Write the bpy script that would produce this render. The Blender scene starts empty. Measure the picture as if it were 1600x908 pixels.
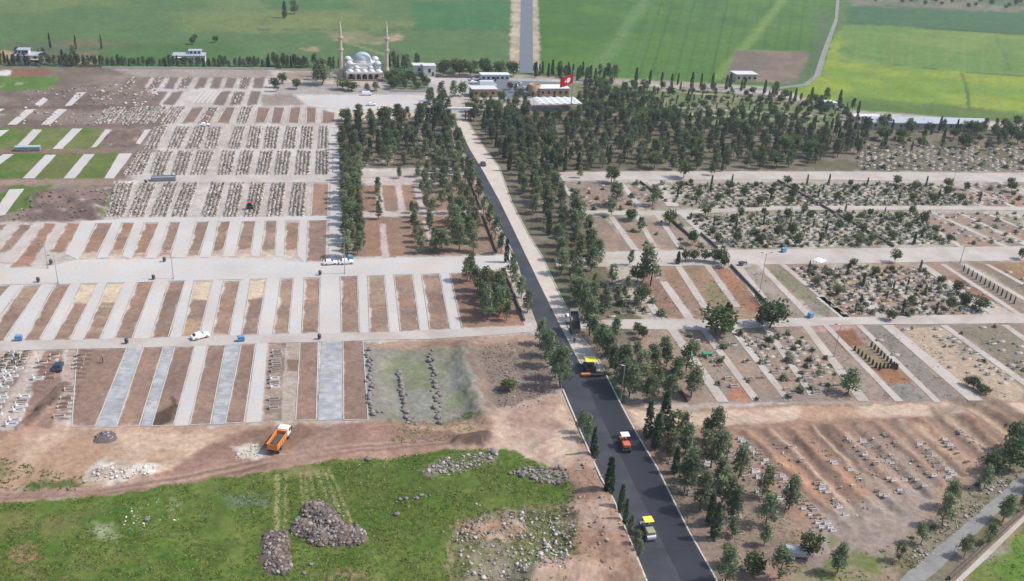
import bpy, bmesh, math, random
import numpy as np
from mathutils import Vector, Matrix
from mathutils.geometry import delaunay_2d_cdt
R_ = math.radians
random.seed(7)
S = bpy.context.scene
COL = S.collection

# ------------------------------------------------------------------ camera, sky, sun, exposure
H = 112.0                       # flying height of the drone
FPX = 1478.0                    # focal length in pixels of the 1600 px wide photograph
PITCH, ROLL = R_(25.2), R_(3.5)
_F = np.array([0, math.cos(PITCH), -math.sin(PITCH)])
_R0 = np.array([1.0, 0, 0]); _U0 = np.array([0, math.sin(PITCH), math.cos(PITCH)])
_R = _R0 * math.cos(ROLL) + _U0 * math.sin(ROLL)
_U = -_R0 * math.sin(ROLL) + _U0 * math.cos(ROLL)
cam_d = bpy.data.cameras.new('camera'); cam = bpy.data.objects.new('camera', cam_d); COL.objects.link(cam)
cam_d.sensor_width = 36.0; cam_d.lens = 36.0 * FPX / 1600.0
cam_d.clip_start = 0.5; cam_d.clip_end = 20000
m = Matrix.Identity(4)
for i in range(3):
    m[i][0] = _R[i]; m[i][1] = _U[i]; m[i][2] = -_F[i]
m[2][3] = H
cam.matrix_world = m
S.camera = cam

SUN_EL, SUN_AZ = R_(51), R_(6)          # azimuth measured from +X towards +Y
W = bpy.data.worlds.new('World'); S.world = W; W.use_nodes = True
nt = W.node_tree; bg = nt.nodes['Background']
sky = nt.nodes.new('ShaderNodeTexSky'); sky.sky_type = 'NISHITA'; sky.sun_disc = False
sky.sun_elevation = SUN_EL; sky.sun_rotation = R_(90) - SUN_AZ
sky.dust_density = 2.0; sky.air_density = 1.0
nt.links.new(sky.outputs[0], bg.inputs[0]); bg.inputs[1].default_value = 0.15
sd = bpy.data.lights.new('sun', 'SUN'); sun = bpy.data.objects.new('sun', sd); COL.objects.link(sun)
sd.energy = 3.1; sd.angle = R_(0.6); sd.color = (1, 0.955, 0.9)
_sv = Vector((math.cos(SUN_EL) * math.cos(SUN_AZ), math.cos(SUN_EL) * math.sin(SUN_AZ), math.sin(SUN_EL)))
sun.rotation_euler = _sv.to_track_quat('Z', 'Y').to_euler(); sun.location = _sv * 400
S.view_settings.view_transform = 'Standard'; S.view_settings.look = 'None'
S.view_settings.exposure = 0.40; S.view_settings.gamma = 1.0
S.cycles.max_bounces = 5; S.cycles.diffuse_bounces = 2; S.cycles.volume_bounces = 0
HAZE = 0.00013
KEXP = 1.45                      # how much brighter a sunlit surface shows than its base colour

# ------------------------------------------------------------------ helpers
def P(u, v, z=0.0):
    """ground point the photograph shows at (u, v)"""
    d = _F * FPX + _R * (u - 800.0) + _U * (454.0 - v)
    t = (z - H) / d[2]
    return Vector((d[0] * t, d[1] * t, z))
def PX(p):
    d = np.array([p[0], p[1], p[2] - H]); zc = d @ _F
    return 800 + FPX * (d @ _R) / zc, 454 - FPX * (d @ _U) / zc
def PPM(u, v):
    p = P(u, v); return FPX / float(np.array([p.x, p.y, -H]) @ _F)
def lin(c):
    c /= 255.0
    return c / 12.92 if c < 0.04045 else ((c + 0.055) / 1.055) ** 2.4
def C(r, g, b, k=None):
    k = k or KEXP
    return (lin(r) / k, lin(g) / k, lin(b) / k)
ROAD = (P(864, 480) - P(955, 690)).normalized()        # the way the main road runs (away from us)
ROAD_A = math.atan2(ROAD.y, ROAD.x)
ACROSS = (P(700, 400) - P(150, 424)).normalized()
ACROSS_A = math.atan2(ACROSS.y, ACROSS.x)

def _hash(ix, iy, seed):
    h = (ix.astype(np.int64) * 374761393 + iy.astype(np.int64) * 668265263 + seed * 144664723) & 0xffffffff
    h = ((h ^ (h >> 13)) * 1274126177) & 0xffffffff
    return ((h ^ (h >> 16)) & 0xffff) / 65535.0
def vnoise(x, y, seed=0):
    ix = np.floor(x); iy = np.floor(y); fx = x - ix; fy = y - iy
    fx = fx * fx * (3 - 2 * fx); fy = fy * fy * (3 - 2 * fy)
    a = _hash(ix, iy, seed); b = _hash(ix + 1, iy, seed); c = _hash(ix, iy + 1, seed); d = _hash(ix + 1, iy + 1, seed)
    return (a * (1 - fx) + b * fx) * (1 - fy) + (c * (1 - fx) + d * fx) * fy
def fbm(x, y, seed=0, o=4):
    s = 0; a = 0.5; t = 0
    for i in range(o):
        s = s + a * vnoise(x * 2 ** i, y * 2 ** i, seed + i * 17); t += a; a *= 0.55
    return s / t
def inside(poly, X, Y):
    r = np.zeros(X.shape, bool); n = len(poly)
    for i in range(n):
        x0, y0 = poly[i]; x1, y1 = poly[(i + 1) % n]
        if y0 == y1: continue
        c = ((y0 > Y) != (y1 > Y)) & (X < (x1 - x0) * (Y - y0) / (y1 - y0) + x0)
        r ^= c
    return r
def edge_dist(poly, X, Y, closed=True):
    d = np.full(X.shape, 1e9); n = len(poly)
    for i in range(n if closed else n - 1):
        x0, y0 = poly[i]; x1, y1 = poly[(i + 1) % n]
        dx, dy = x1 - x0, y1 - y0; L = dx * dx + dy * dy + 1e-9
        t = np.clip(((X - x0) * dx + (Y - y0) * dy) / L, 0, 1)
        d = np.minimum(d, np.hypot(X - x0 - t * dx, Y - y0 - t * dy))
    return d
def wp(px): return [tuple(P(u, v).xy) for u, v in px]

def tag(o, label=None, cat=None, group=None, kind=None):
    if label: o['label'] = label
    if cat: o['category'] = cat
    if group: o['group'] = group
    if kind: o['kind'] = kind
    return o
def empty(name, loc, rz=0, label=None, cat=None, group=None):
    o = bpy.data.objects.new(name, None); COL.objects.link(o)
    o.location = loc; o.rotation_euler = (0, 0, rz); o.empty_display_size = 0.3
    return tag(o, label, cat, group)
def link(name, me, parent=None, loc=None, rz=0):
    o = bpy.data.objects.new(name, me); COL.objects.link(o)
    if parent: o.parent = parent
    if loc is not None: o.location = loc
    if rz: o.rotation_euler = (0, 0, rz)
    return o
ORDW = 'first second third fourth fifth sixth seventh eighth ninth tenth eleventh twelfth'.split()
def nth(i):
    if i < 12: return ORDW[i]
    n = i + 1
    return '%d%s' % (n, 'th' if 10 < n % 100 < 14 else {1: 'st', 2: 'nd', 3: 'rd'}.get(n % 10, 'th'))

class MB:
    """collects shapes and links them as ONE mesh object"""
    def __init__(s): s.b = bmesh.new(); s.m = []; s.k = 0
    def mat(s, m):
        if m not in s.m: s.m.append(m)
        s.k = s.m.index(m); return s
    def _fin(s, vs, M):
        for v in vs: v.co = M @ v.co
        fs = set(f for v in vs for f in v.link_faces)
        for f in fs: f.material_index = s.k
        return vs
    def box(s, c, d, rz=0, ry=0, rx=0, bev=0, top=None):
        r = bmesh.ops.create_cube(s.b, size=1.0); vs = r['verts']
        if top:
            for v in vs:
                if v.co.z > 0: v.co.x *= top[0]; v.co.y *= top[1]
        M = Matrix.Translation(c) @ Matrix.Rotation(rz, 4, 'Z') @ Matrix.Rotation(ry, 4, 'Y') @ Matrix.Rotation(rx, 4, 'X') @ Matrix.Diagonal((d[0], d[1], d[2], 1))
        s._fin(vs, M)
        if bev:
            es = list(set(e for v in vs for e in v.link_edges))
            q = bmesh.ops.bevel(s.b, geom=es, offset=bev, segments=2, affect='EDGES', profile=0.5)
            for f in q['faces']: f.material_index = s.k
        return s
    def tube(s, a, b, r0, r1=None, n=10):
        a = Vector(a); b = Vector(b); r1 = r0 if r1 is None else r1
        L = (b - a).length
        r = bmesh.ops.create_cone(s.b, cap_ends=True, segments=n, radius1=r0, radius2=max(r1, 1e-4), depth=L)
        M = Matrix.Translation((a + b) / 2) @ (b - a).to_track_quat('Z', 'Y').to_matrix().to_4x4()
        s._fin(r['verts'], M); return s
    def lathe(s, c, prof, n=20, half=False):
        c = Vector(c); rings = []
        for (r, z) in prof:
            if r < 1e-4: rings.append([s.b.verts.new(c + Vector((0, 0, z)))])
            else: rings.append([s.b.verts.new(c + Vector((r * math.cos(2 * math.pi * i / n), r * math.sin(2 * math.pi * i / n), z))) for i in range(n)])
        for a, b in zip(rings, rings[1:]):
            for i in range(n):
                j = (i + 1) % n
                if len(a) == 1 and len(b) == 1: continue
                if len(a) == 1: f = s.b.faces.new((a[0], b[j], b[i]))
                elif len(b) == 1: f = s.b.faces.new((a[i], a[j], b[0]))
                else: f = s.b.faces.new((a[i], a[j], b[j], b[i]))
                f.material_index = s.k; f.smooth = True
        return s
    def extr(s, prof, y0, y1, M=None):
        """profile in XZ swept from y0 to y1"""
        A = [s.b.verts.new((x, y0, z)) for x, z in prof]; B = [s.b.verts.new((x, y1, z)) for x, z in prof]
        n = len(prof); fs = [s.b.faces.new(A), s.b.faces.new(B[::-1])]
        for i in range(n): fs.append(s.b.faces.new((A[i], B[i], B[(i + 1) % n], A[(i + 1) % n])))
        for f in fs: f.material_index = s.k
        if M is not None:
            for v in A + B: v.co = M @ v.co
        return s
    def poly(s, pts):
        f = s.b.faces.new([s.b.verts.new(p) for p in pts]); f.material_index = s.k; return s
    def mesh(s, name):
        bmesh.ops.recalc_face_normals(s.b, faces=s.b.faces[:])
        me = bpy.data.meshes.new(name); s.b.to_mesh(me); s.b.free()
        for m in s.m: me.materials.append(m)
        return me
    def build(s, name, parent=None, loc=None, rz=0): return link(name, s.mesh(name), parent, loc, rz)

def mesh_np(name, V, F, col=None, mats=(), mi=None, smooth=False):
    V = np.asarray(V, np.float32); F = np.asarray(F, np.int32)
    me = bpy.data.meshes.new(name); n = F.shape[1]
    me.vertices.add(len(V)); me.vertices.foreach_set('co', V.ravel())
    me.loops.add(F.size); me.loops.foreach_set('vertex_index', F.ravel())
    me.polygons.add(len(F)); me.polygons.foreach_set('loop_start', np.arange(0, F.size, n, dtype=np.int32))
    if mi is not None: me.polygons.foreach_set('material_index', np.asarray(mi, np.int32))
    if smooth: me.polygons.foreach_set('use_smooth', np.ones(len(F), bool))
    me.update(calc_edges=True)
    if col is not None:
        a = me.color_attributes.new('Col', 'FLOAT_COLOR', 'POINT')
        c = np.ones((len(V), 4), np.float32); c[:, :3] = col; a.data.foreach_set('color', c.ravel())
    for mm in mats: me.materials.append(mm)
    return me

# ------------------------------------------------------------------ materials
def mat(name, col, rough=0.8, var=0.15, scale=1.0, bump=0.0, metal=0.0, vcol=False, rand=0.0, spec=0.3, streak=None, big=0.0, bscale=0.08, col2=None, trans=0.0):
    M = bpy.data.materials.new(name); M.use_nodes = True; t = M.node_tree; N = t.nodes; L = t.links
    b = N['Principled BSDF']; b.inputs['Roughness'].default_value = rough; b.inputs['Metallic'].default_value = metal
    b.inputs['Specular IOR Level'].default_value = spec
    if vcol:
        c = N.new('ShaderNodeVertexColor'); c.layer_name = 'Col'; out = c.outputs[0]
    else:
        c = N.new('ShaderNodeRGB'); c.outputs[0].default_value = (*col, 1); out = c.outputs[0]
    if var or bump or big or streak or col2:
        tc = N.new('ShaderNodeTexCoord'); src = tc.outputs['Object']
        if streak:
            mp = N.new('ShaderNodeMapping'); mp.inputs['Rotation'].default_value = (0, 0, -streak[0]); mp.inputs['Scale'].default_value = (streak[1], streak[2], 1)
            mp.vector_type = 'TEXTURE' if False else 'POINT'
            L.new(src, mp.inputs[0]); s2 = mp.outputs[0]
        else: s2 = src
        def mul(o, fac, lo, hi):
            mr = N.new('ShaderNodeMapRange'); mr.inputs[1].default_value = 0.25; mr.inputs[2].default_value = 0.75
            mr.inputs[3].default_value = lo; mr.inputs[4].default_value = hi; L.new(fac, mr.inputs[0])
            mx = N.new('ShaderNodeMix'); mx.data_type = 'RGBA'; mx.blend_type = 'MULTIPLY'; mx.inputs[0].default_value = 1
            L.new(o, mx.inputs[6]); L.new(mr.outputs[0], mx.inputs[7]); return mx.outputs[2]
        n = N.new('ShaderNodeTexNoise'); n.inputs['Scale'].default_value = scale; n.inputs['Detail'].default_value = 6; n.inputs['Roughness'].default_value = 0.7
        L.new(s2, n.inputs['Vector'])
        if col2:
            n3 = N.new('ShaderNodeTexNoise'); n3.inputs['Scale'].default_value = bscale * 2.3; n3.inputs['Detail'].default_value = 5; L.new(src, n3.inputs['Vector'])
            mr = N.new('ShaderNodeMapRange'); mr.inputs[1].default_value = 0.42; mr.inputs[2].default_value = 0.62; L.new(n3.outputs[0], mr.inputs[0])
            mx = N.new('ShaderNodeMix'); mx.data_type = 'RGBA'; L.new(mr.outputs[0], mx.inputs[0]); L.new(out, mx.inputs[6]); mx.inputs[7].default_value = (*col2, 1); out = mx.outputs[2]
        if var: out = mul(out, n.outputs[0], 1 - var, 1 + var)
        if big:
            n2 = N.new('ShaderNodeTexNoise'); n2.inputs['Scale'].default_value = bscale; n2.inputs['Detail'].default_value = 4; L.new(src, n2.inputs['Vector'])
            out = mul(out, n2.outputs[0], 1 - big, 1 + big)
        if bump:
            bp = N.new('ShaderNodeBump'); bp.inputs['Strength'].default_value = bump; bp.inputs['Distance'].default_value = 0.15
            L.new(n.outputs[0], bp.inputs['Height']); L.new(bp.outputs[0], b.inputs['Normal'])
    if rand:
        oi = N.new('ShaderNodeObjectInfo'); mr = N.new('ShaderNodeMapRange'); mr.inputs[3].default_value = 1 - rand; mr.inputs[4].default_value = 1 + rand
        L.new(oi.outputs['Random'], mr.inputs[0])
        hs = N.new('ShaderNodeHueSaturation'); L.new(mr.outputs[0], hs.inputs['Value']); L.new(out, hs.inputs['Color'])
        m2 = N.new('ShaderNodeMapRange'); m2.inputs[3].default_value = 0.468; m2.inputs[4].default_value = 0.522
        wn = N.new('ShaderNodeTexWhiteNoise'); wn.noise_dimensions = '1D'; L.new(oi.outputs['Random'], wn.inputs['W']); L.new(wn.outputs[0], m2.inputs[0]); L.new(m2.outputs[0], hs.inputs['Hue'])
        out = hs.outputs[0]
    L.new(out, b.inputs['Base Color'])
    if trans:
        tr = N.new('ShaderNodeBsdfTranslucent'); L.new(out, tr.inputs['Color']); mxs = N.new('ShaderNodeMixShader'); mxs.inputs[0].default_value = trans
        L.new(b.outputs[0], mxs.inputs[1]); L.new(tr.outputs[0], mxs.inputs[2]); L.new(mxs.outputs[0], N['Material Output'].inputs['Surface'])
    return M
def glossy(name, col, rough=0.3, metal=0.0): return mat(name, col, rough, 0.06, 3.0, 0, metal, spec=0.5)

M_ground = mat('ground_earth', (0, 0, 0), 0.95, 0.34, 0.9, 0.9, vcol=True, big=0.12, bscale=0.05, spec=0.1)
M_conc = mat('worn_concrete', C(208, 205, 200), 0.85, 0.10, 1.2, 0.1, big=0.09, bscale=0.06, col2=C(214, 203, 192))
M_cream = mat('dusty_paving', C(203, 194, 184), 0.9, 0.13, 1.0, 0.15, big=0.09, bscale=0.06, col2=C(192, 180, 168))
M_gravel = mat('crushed_gravel', C(168, 170, 172), 0.95, 0.26, 1.6, 0.5, streak=(ROAD_A + 0.25, 0.22, 1.3), big=0.16, bscale=0.2, col2=C(194, 193, 190))
M_milled = mat('milled_road_base', C(218, 205, 190), 0.95, 0.22, 1.3, 0.3, streak=(ROAD_A, 0.35, 1.6), big=0.1, bscale=0.2)
M_asph = mat('fresh_asphalt', C(64, 66, 73), 0.62, 0.24, 1.0, 0.1, streak=(ROAD_A, 0.06, 1.1), big=0.22, bscale=0.10, spec=0.35, col2=C(76, 76, 80))
M_oldasph = mat('old_asphalt', C(118, 124, 132), 0.8, 0.08, 0.5, 0, streak=(ROAD_A, 0.05, 0.8))
M_lane = mat('gravel_lane', C(150, 148, 143), 0.9, 0.2, 0.9, 0.3, big=0.2, bscale=0.15)
M_kerb = mat('pale_kerbstone', C(214, 208, 198), 0.85, 0.2, 1.5, 0.1)
M_wall = mat('rough_stone_wall', C(120, 108, 98), 0.95, 0.3, 1.5, 0.5)
M_stone = mat('grave_stone', C(205, 198, 188), 0.7, 0.2, 2.0, 0.1, rand=0.22)
M_marble = mat('white_marble', C(238, 236, 232), 0.5, 0.08, 2.0, rand=0.06)
M_graves = mat('weathered_graves', (0, 0, 0), 0.8, 0.15, 2.0, vcol=True)
M_rock = mat('grey_rock', C(150, 142, 138), 0.95, 0.35, 1.2, 0.6, rand=0.18)
M_rubble = mat('broken_rock', (0, 0, 0), 0.95, 0.3, 1.5, 0.5, vcol=True)
M_leaf = mat('foliage', (0, 0, 0), 0.75, 0.25, 0.8, vcol=True, rand=0.32, spec=0.2, trans=0.4)
M_bark = mat('bark', C(98, 84, 72), 0.95, 0.3, 4.0, 0.4)
M_white = mat('white_render', C(232, 230, 226), 0.7, 0.05, 0.5)
M_tent = mat('white_membrane', C(246, 247, 250), 0.6, 0.03, 0.4)
M_soil = mat('grave_soil', C(128, 106, 92), 0.95, 0.3, 3.0, 0.4)
# ------------------------------------------------------------------ the ground, one sheet out to the horizon
dep = np.radians(np.concatenate([np.linspace(78, 46.5, 24), np.linspace(46.4, 6.0, 470), np.linspace(5.9, 0.8, 40)]))
az = np.radians(np.concatenate([np.linspace(-52, -33.5, 60), np.linspace(-33.4, 33.4, 800), np.linspace(33.5, 52, 60)]))
D = H / np.tan(dep)
GX = (D[:, None] * np.tan(az)[None, :]).ravel(); GY = np.repeat(D, len(az))
_wx = (fbm(GX * 0.35, GY * 0.35, 3) - 0.5); _wy = (fbm(GX * 0.35, GY * 0.35, 9) - 0.5)
n_fine = fbm(GX * 0.6, GY * 0.6, 21); n_mid = fbm(GX * 0.09, GY * 0.09, 31); n_big = fbm(GX * 0.02, GY * 0.02, 41)
GC = np.empty((len(GX), 3)); GZ = np.full(len(GX), -0.05)

def paint(px, col, soft=0.6, warp=1.2, alpha=1.0, mott=None, mscale=0.12, mamt=1.0, thr=0.5):
    """tint the earth inside a ground polygon; mott mixes a second earth colour in patches"""
    poly = wp(px); xs = [p[0] for p in poly]; ys = [p[1] for p in poly]; g = soft + warp
    idx = np.nonzero((GX > min(xs) - g) & (GX < max(xs) + g) & (GY > min(ys) - g) & (GY < max(ys) + g))[0]
    if not len(idx): return
    X = GX[idx] + _wx[idx] * 2 * warp; Y = GY[idx] + _wy[idx] * 2 * warp
    d = edge_dist(poly, X, Y); ins = inside(poly, X, Y); sdist = np.where(ins, -d, d)
    a = np.clip(0.5 - sdist / max(soft, 1e-3), 0, 1) * alpha
    c = np.array(col)[None, :].repeat(len(idx), 0)
    if mott is not None:
        w = np.clip((fbm(GX[idx] * mscale, GY[idx] * mscale, int(abs(xs[0])) % 97) - thr) * 7 + 0.5, 0, 1)[:, None] * mamt
        c = c * (1 - w) + np.array(mott)[None, :] * w
    GC[idx] = GC[idx] * (1 - a[:, None]) + c * a[:, None]
def stroke(px, width, col, alpha=1.0, soft=0.5, warp=0.4):
    poly = wp(px); xs = [p[0] for p in poly]; ys = [p[1] for p in poly]; g = width + soft + warp
    idx = np.nonzero((GX > min(xs) - g) & (GX < max(xs) + g) & (GY > min(ys) - g) & (GY < max(ys) + g))[0]
    if not len(idx): return
    d = edge_dist(poly, GX[idx] + _wx[idx] * 2 * warp, GY[idx] + _wy[idx] * 2 * warp, False)
    a = np.clip((width / 2 - d) / soft + 0.5, 0, 1) * alpha
    GC[idx] = GC[idx] * (1 - a[:, None]) + np.array(col)[None, :] * a[:, None]
def lift(px, h, soft=2.0, rough=0.0, warp=0.8):
    poly = wp(px); xs = [p[0] for p in poly]; ys = [p[1] for p in poly]; g = soft + warp
    idx = np.nonzero((GX > min(xs) - g) & (GX < max(xs) + g) & (GY > min(ys) - g) & (GY < max(ys) + g))[0]
    X = GX[idx] + _wx[idx] * 2 * warp; Y = GY[idx] + _wy[idx] * 2 * warp
    d = edge_dist(poly, X, Y); sdist = np.where(inside(poly, X, Y), d, -d)
    a = np.clip(sdist / soft, 0, 1); a = a * a * (3 - 2 * a)
    GZ[idx] += a * (h + rough * (n_fine[idx] - 0.5) * 2)
def ridge(px, width, h):
    poly = wp(px); xs = [p[0] for p in poly]; ys = [p[1] for p in poly]
    idx = np.nonzero((GX > min(xs) - width) & (GX < max(xs) + width) & (GY > min(ys) - width) & (GY < max(ys) + width))[0]
    d = edge_dist(poly, GX[idx] + _wx[idx] * 1.5, GY[idx] + _wy[idx] * 1.5, False)
    a = np.clip(1 - d / width, 0, 1); GZ[idx] += h * a * a * (3 - 2 * a)

RNB = random.Random(3)
GRASS, GRASS2 = C(96, 120, 50), C(108, 128, 62)
SOIL, RED, SAND, PALE, DIRT, GREY = C(158, 133, 116), C(164, 124, 100), C(208, 184, 158), C(204, 195, 186), C(150, 124, 108), C(152, 142, 134)
SOIL2 = C(146, 122, 108)
GC[:] = np.array(C(94, 120, 70))
b_ = np.clip((n_mid - 0.5) * 4 + 0.5, 0, 1)[:, None]
GC[:] = GC * (1 - b_ * 0.35) + np.array(C(104, 126, 84)) * b_ * 0.35
# far fields
paint([(-400, -60), (800, -60), (805, 112), (-400, 112)], C(94, 120, 74), 4, 6, 1, C(114, 130, 80), 0.012, 0.8)
paint([(270, 20), (430, 14), (620, 22), (720, 38), (560, 48), (420, 52), (300, 48)], C(128, 138, 84), 14, 14, 0.6, C(96, 120, 76), 0.03, 0.7)
paint([(400, -8), (540, -4), (560, 16), (420, 14)], C(80, 118, 70), 6, 6, 0.8)
paint([(640, 2), (800, 0), (803, 46), (650, 46)], C(70, 118, 70), 4, 4, 0.9)
paint([(0, 66), (110, 62), (250, 70), (190, 90), (120, 100), (0, 100)], C(98, 108, 84), 6, 8, 0.8, C(128, 112, 92), 0.03)
paint([(165, 72), (320, 66), (400, 80), (320, 104), (130, 104)], C(78, 114, 58), 8, 8, 0.7)
paint([(-20, 78), (20, 80), (30, 100), (-20, 100)], C(186, 156, 122), 3, 3, 0.8)
paint([(124, 88), (155, 88), (150, 103), (118, 102)], C(186, 160, 132), 3, 3, 0.8)
paint([(508, 50), (560, 48), (590, 58), (625, 52), (630, 62), (600, 68), (565, 70), (525, 62)], C(196, 164, 140), 4, 3, 1.0, C(132, 134, 96), 0.05)
paint([(470, 74), (500, 74), (496, 80), (476, 80)], C(170, 150, 118), 3, 4, 0.8)
stroke([(540, 66), (600, 85), (625, 98)], 3, C(164, 156, 126), 0.6)
stroke([(400, 46), (600, 46), (800, 48)], 2.5, C(70, 100, 66), 0.7)
paint([(838, -60), (1322, -60), (1300, 60), (1280, 110), (1190, 140), (1000, 132), (845, 114)], C(76, 114, 50), 3, 3, 1, C(88, 124, 54), 0.02)
for k in range(16):      # tractor tramlines in the right hand wheat
    u0 = 1010 + k * 17
    stroke([(u0 + 10, -8), (u0 - 34 + k * 2, 130)], 1.4, C(60, 94, 48), 0.3 + 0.35 * ((k * 7) % 5) / 4)
    if k % 3 == 0: paint([(u0 + 12, -8), (u0 + 26, -8), (u0 - 18, 130), (u0 - 32, 130)], C(88, 122, 62), 3, 3, 0.5)
stroke([(1008, 0), (960, 72), (934, 108)], 9, C(112, 140, 88), 0.6, 5)
stroke([(1224, 0), (1170, 66), (1122, 122)], 7, C(126, 152, 78), 0.7, 4)
paint([(1148, 78), (1266, 80), (1262, 100), (1246, 130), (1132, 126)], C(140, 122, 106), 2.5, 3, 1, C(124, 112, 98), 0.05)
paint([(1300, 60), (1322, 38), (1600, 52), (1760, 60), (1760, 210), (1600, 196), (1420, 186), (1330, 170), (1220, 150), (1280, 120)], C(122, 150, 58), 4, 5, 1, C(144, 160, 62), 0.02)
paint([(1318, 38), (1460, 42), (1600, 54), (1760, 62), (1760, 120), (1600, 118), (1430, 106), (1310, 96)], C(108, 138, 68), 3, 4, 1, C(124, 146, 74), 0.02)
paint([(1330, -10), (1760, 8), (1760, 62), (1600, 53), (1320, 37)], C(74, 110, 70), 3, 4, 1)
stroke([(1320, 38), (1470, 46), (1600, 54)], 2.5, C(52, 82, 50), 0.8)
stroke([(1400, 102), (1500, 112), (1600, 119)], 2.2, C(70, 104, 52), 0.8)
stroke([(1503, 114), (1512, 145), (1514, 172)], 2.0, C(74, 104, 52), 0.8)
stroke([(1556, 56), (1580, 112)], 1.6, C(86, 114, 62), 0.7)
for k in range(9): stroke([(1340 + k * 28, 56), (1330 + k * 29, 182)], 1.8, C(134, 150, 82), 0.35)
paint([(1320, 150), (1600, 175), (1700, 190), (1700, 205), (1400, 186), (1290, 165)], C(104, 128, 66), 4, 6, 0.8, C(88, 110, 60), 0.06)
paint([(1330, -30), (1760, -20), (1760, 22), (1600, 20), (1470, 16), (1330, 9)], C(140, 130, 108), 3, 5, 0.8, C(96, 112, 84), 0.04)
paint([(1280, 20), (1303, 10), (1290, 90), (1262, 130), (1240, 128), (1266, 84)], C(92, 112, 74), 3, 3, 0.8)
paint([(800, -40), (816, -40), (813, 112), (797, 112)], C(196, 180, 156), 1.5, 2, 1, C(172, 158, 136), 0.1)
paint([(831, -40), (838, -40), (845, 112), (831, 112)], C(196, 180, 156), 1.5, 2, 1, C(172, 158, 136), 0.1)
# the cemetery: pale trodden earth first
paint([(-300, 104), (160, 107), (420, 108), (680, 120), (720, 190), (905, 640), (900, 720), (-300, 760)], PALE, 3, 2, 1, C(190, 176, 164), 0.05, 0.7)
paint([(680, 112), (960, 122), (1200, 136), (1330, 172), (1700, 200), (1700, 720), (1110, 700), (1000, 640), (720, 190)], C(196, 186, 174), 3, 2, 1, C(168, 154, 140), 0.06, 0.8)
paint([(130, 106), (420, 108), (425, 122), (160, 122)], C(160, 146, 136), 2, 3, 0.8)
# left edge: unfinished ground
paint([(-300, 104), (160, 104), (220, 120), (260, 180), (240, 240), (190, 285), (150, 345), (-300, 352)], C(146, 130, 118), 3, 3, 1, C(124, 112, 96), 0.06)
paint([(-300, 119), (95, 119), (90, 128), (66, 142), (-300, 144)], C(98, 128, 62), 2, 3)
paint([(-300, 112), (20, 110), (14, 118), (-300, 121)], C(220, 214, 204), 1, 1)
paint([(20, 111), (80, 108), (68, 118), (15, 119)], C(146, 104, 82), 1, 1)
paint([(-300, 200), (155, 200), (160, 234), (-300, 234)], C(94, 122, 52), 1.5, 2.5, 1, C(118, 124, 72), 0.06)
paint([(-300, 238), (190, 238), (160, 282), (-300, 286)], C(92, 120, 50), 1.5, 2.5, 1, C(112, 118, 70), 0.06)
paint([(-300, 233), (190, 232), (190, 239), (-300, 240)], C(142, 120, 104), 0.8, 1)
paint([(-300, 281), (210, 279), (190, 289), (-300, 292)], C(158, 136, 120), 0.8, 1)
paint([(20, 290), (82, 288), (60, 320), (-60, 350), (-60, 335)], C(98, 120, 58), 1.5, 2.5)
paint([(156, 303), (176, 301), (160, 338), (134, 340)], C(98, 122, 54), 1, 1.5)
paint([(60, 296), (180, 288), (150, 342), (20, 346), (50, 322)], C(140, 120, 110), 2, 2, 1, C(118, 100, 92), 0.14)
paint([(176, 284), (215, 283), (205, 290), (180, 291)], C(238, 230, 222), 1, 1.5)
paint([(160, 204), (230, 202), (210, 230), (160, 230)], C(140, 118, 108), 1.5, 2, 1, C(120, 104, 96), 0.2)
paint([(30, 142), (100, 138), (160, 130), (140, 160), (40, 168)], C(138, 122, 112), 2, 2, 1, C(120, 106, 96), 0.12)
paint([(0, 166), (150, 164), (240, 166), (240, 169), (0, 171)], C(116, 98, 88), 1, 1, 0.8)
paint([(0, 195), (200, 193), (260, 195), (250, 199), (0, 200)], C(126, 106, 96), 1, 1, 0.8)

# plots: each given by its four corners
ROWS = {}
L1 = [((121, 545), (198, 544), (149, 666), (112, 667)), ((224, 543), (255, 543), (217, 666), (182, 667)), ((273, 543), (304, 541), (271, 665), (237, 666)), ((325, 541), (352, 540), (328, 663), (296, 664)),
      ((377, 539), (399, 538), (381, 660), (352, 662)), ((469, 535), (497, 535), (494, 656), (462, 657)), ((536, 533), (567, 532), (575, 657), (537, 656))]
L2 = [((-12, 447), (17, 446), (-60, 529), (-90, 530)), ((36, 447), (65, 446), (6, 531), (-24, 532)), ((87, 445), (110, 445), (62, 530), (38, 531)), ((129, 444), (152, 444), (109, 530), (84, 530)), ((169, 443), (194, 442), (156, 529), (131, 529)), ((215, 441), (240, 440), (206, 528), (179, 528)),
      ((265, 440), (289, 439), (263, 526), (236, 527)), ((304, 440), (332, 439), (311, 523), (285, 524)), ((350, 440), (375, 439), (357, 522), (331, 523)), ((392, 438), (416, 436), (402, 521), (378, 522)),
      ((439, 437), (458, 436), (450, 520), (427, 521)), ((476, 436), (500, 434), (497, 519), (472, 520)), ((532, 432), (558, 431), (561, 519), (534, 519)), ((575, 432), (600, 431), (608, 518), (578, 519)),
      ((616, 431), (644, 430), (656, 516), (626, 517)), ((659, 430), (686, 428), (703, 513), (672, 515)), ((703, 427), (790, 424), (820, 508), (722, 512))]
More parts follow.
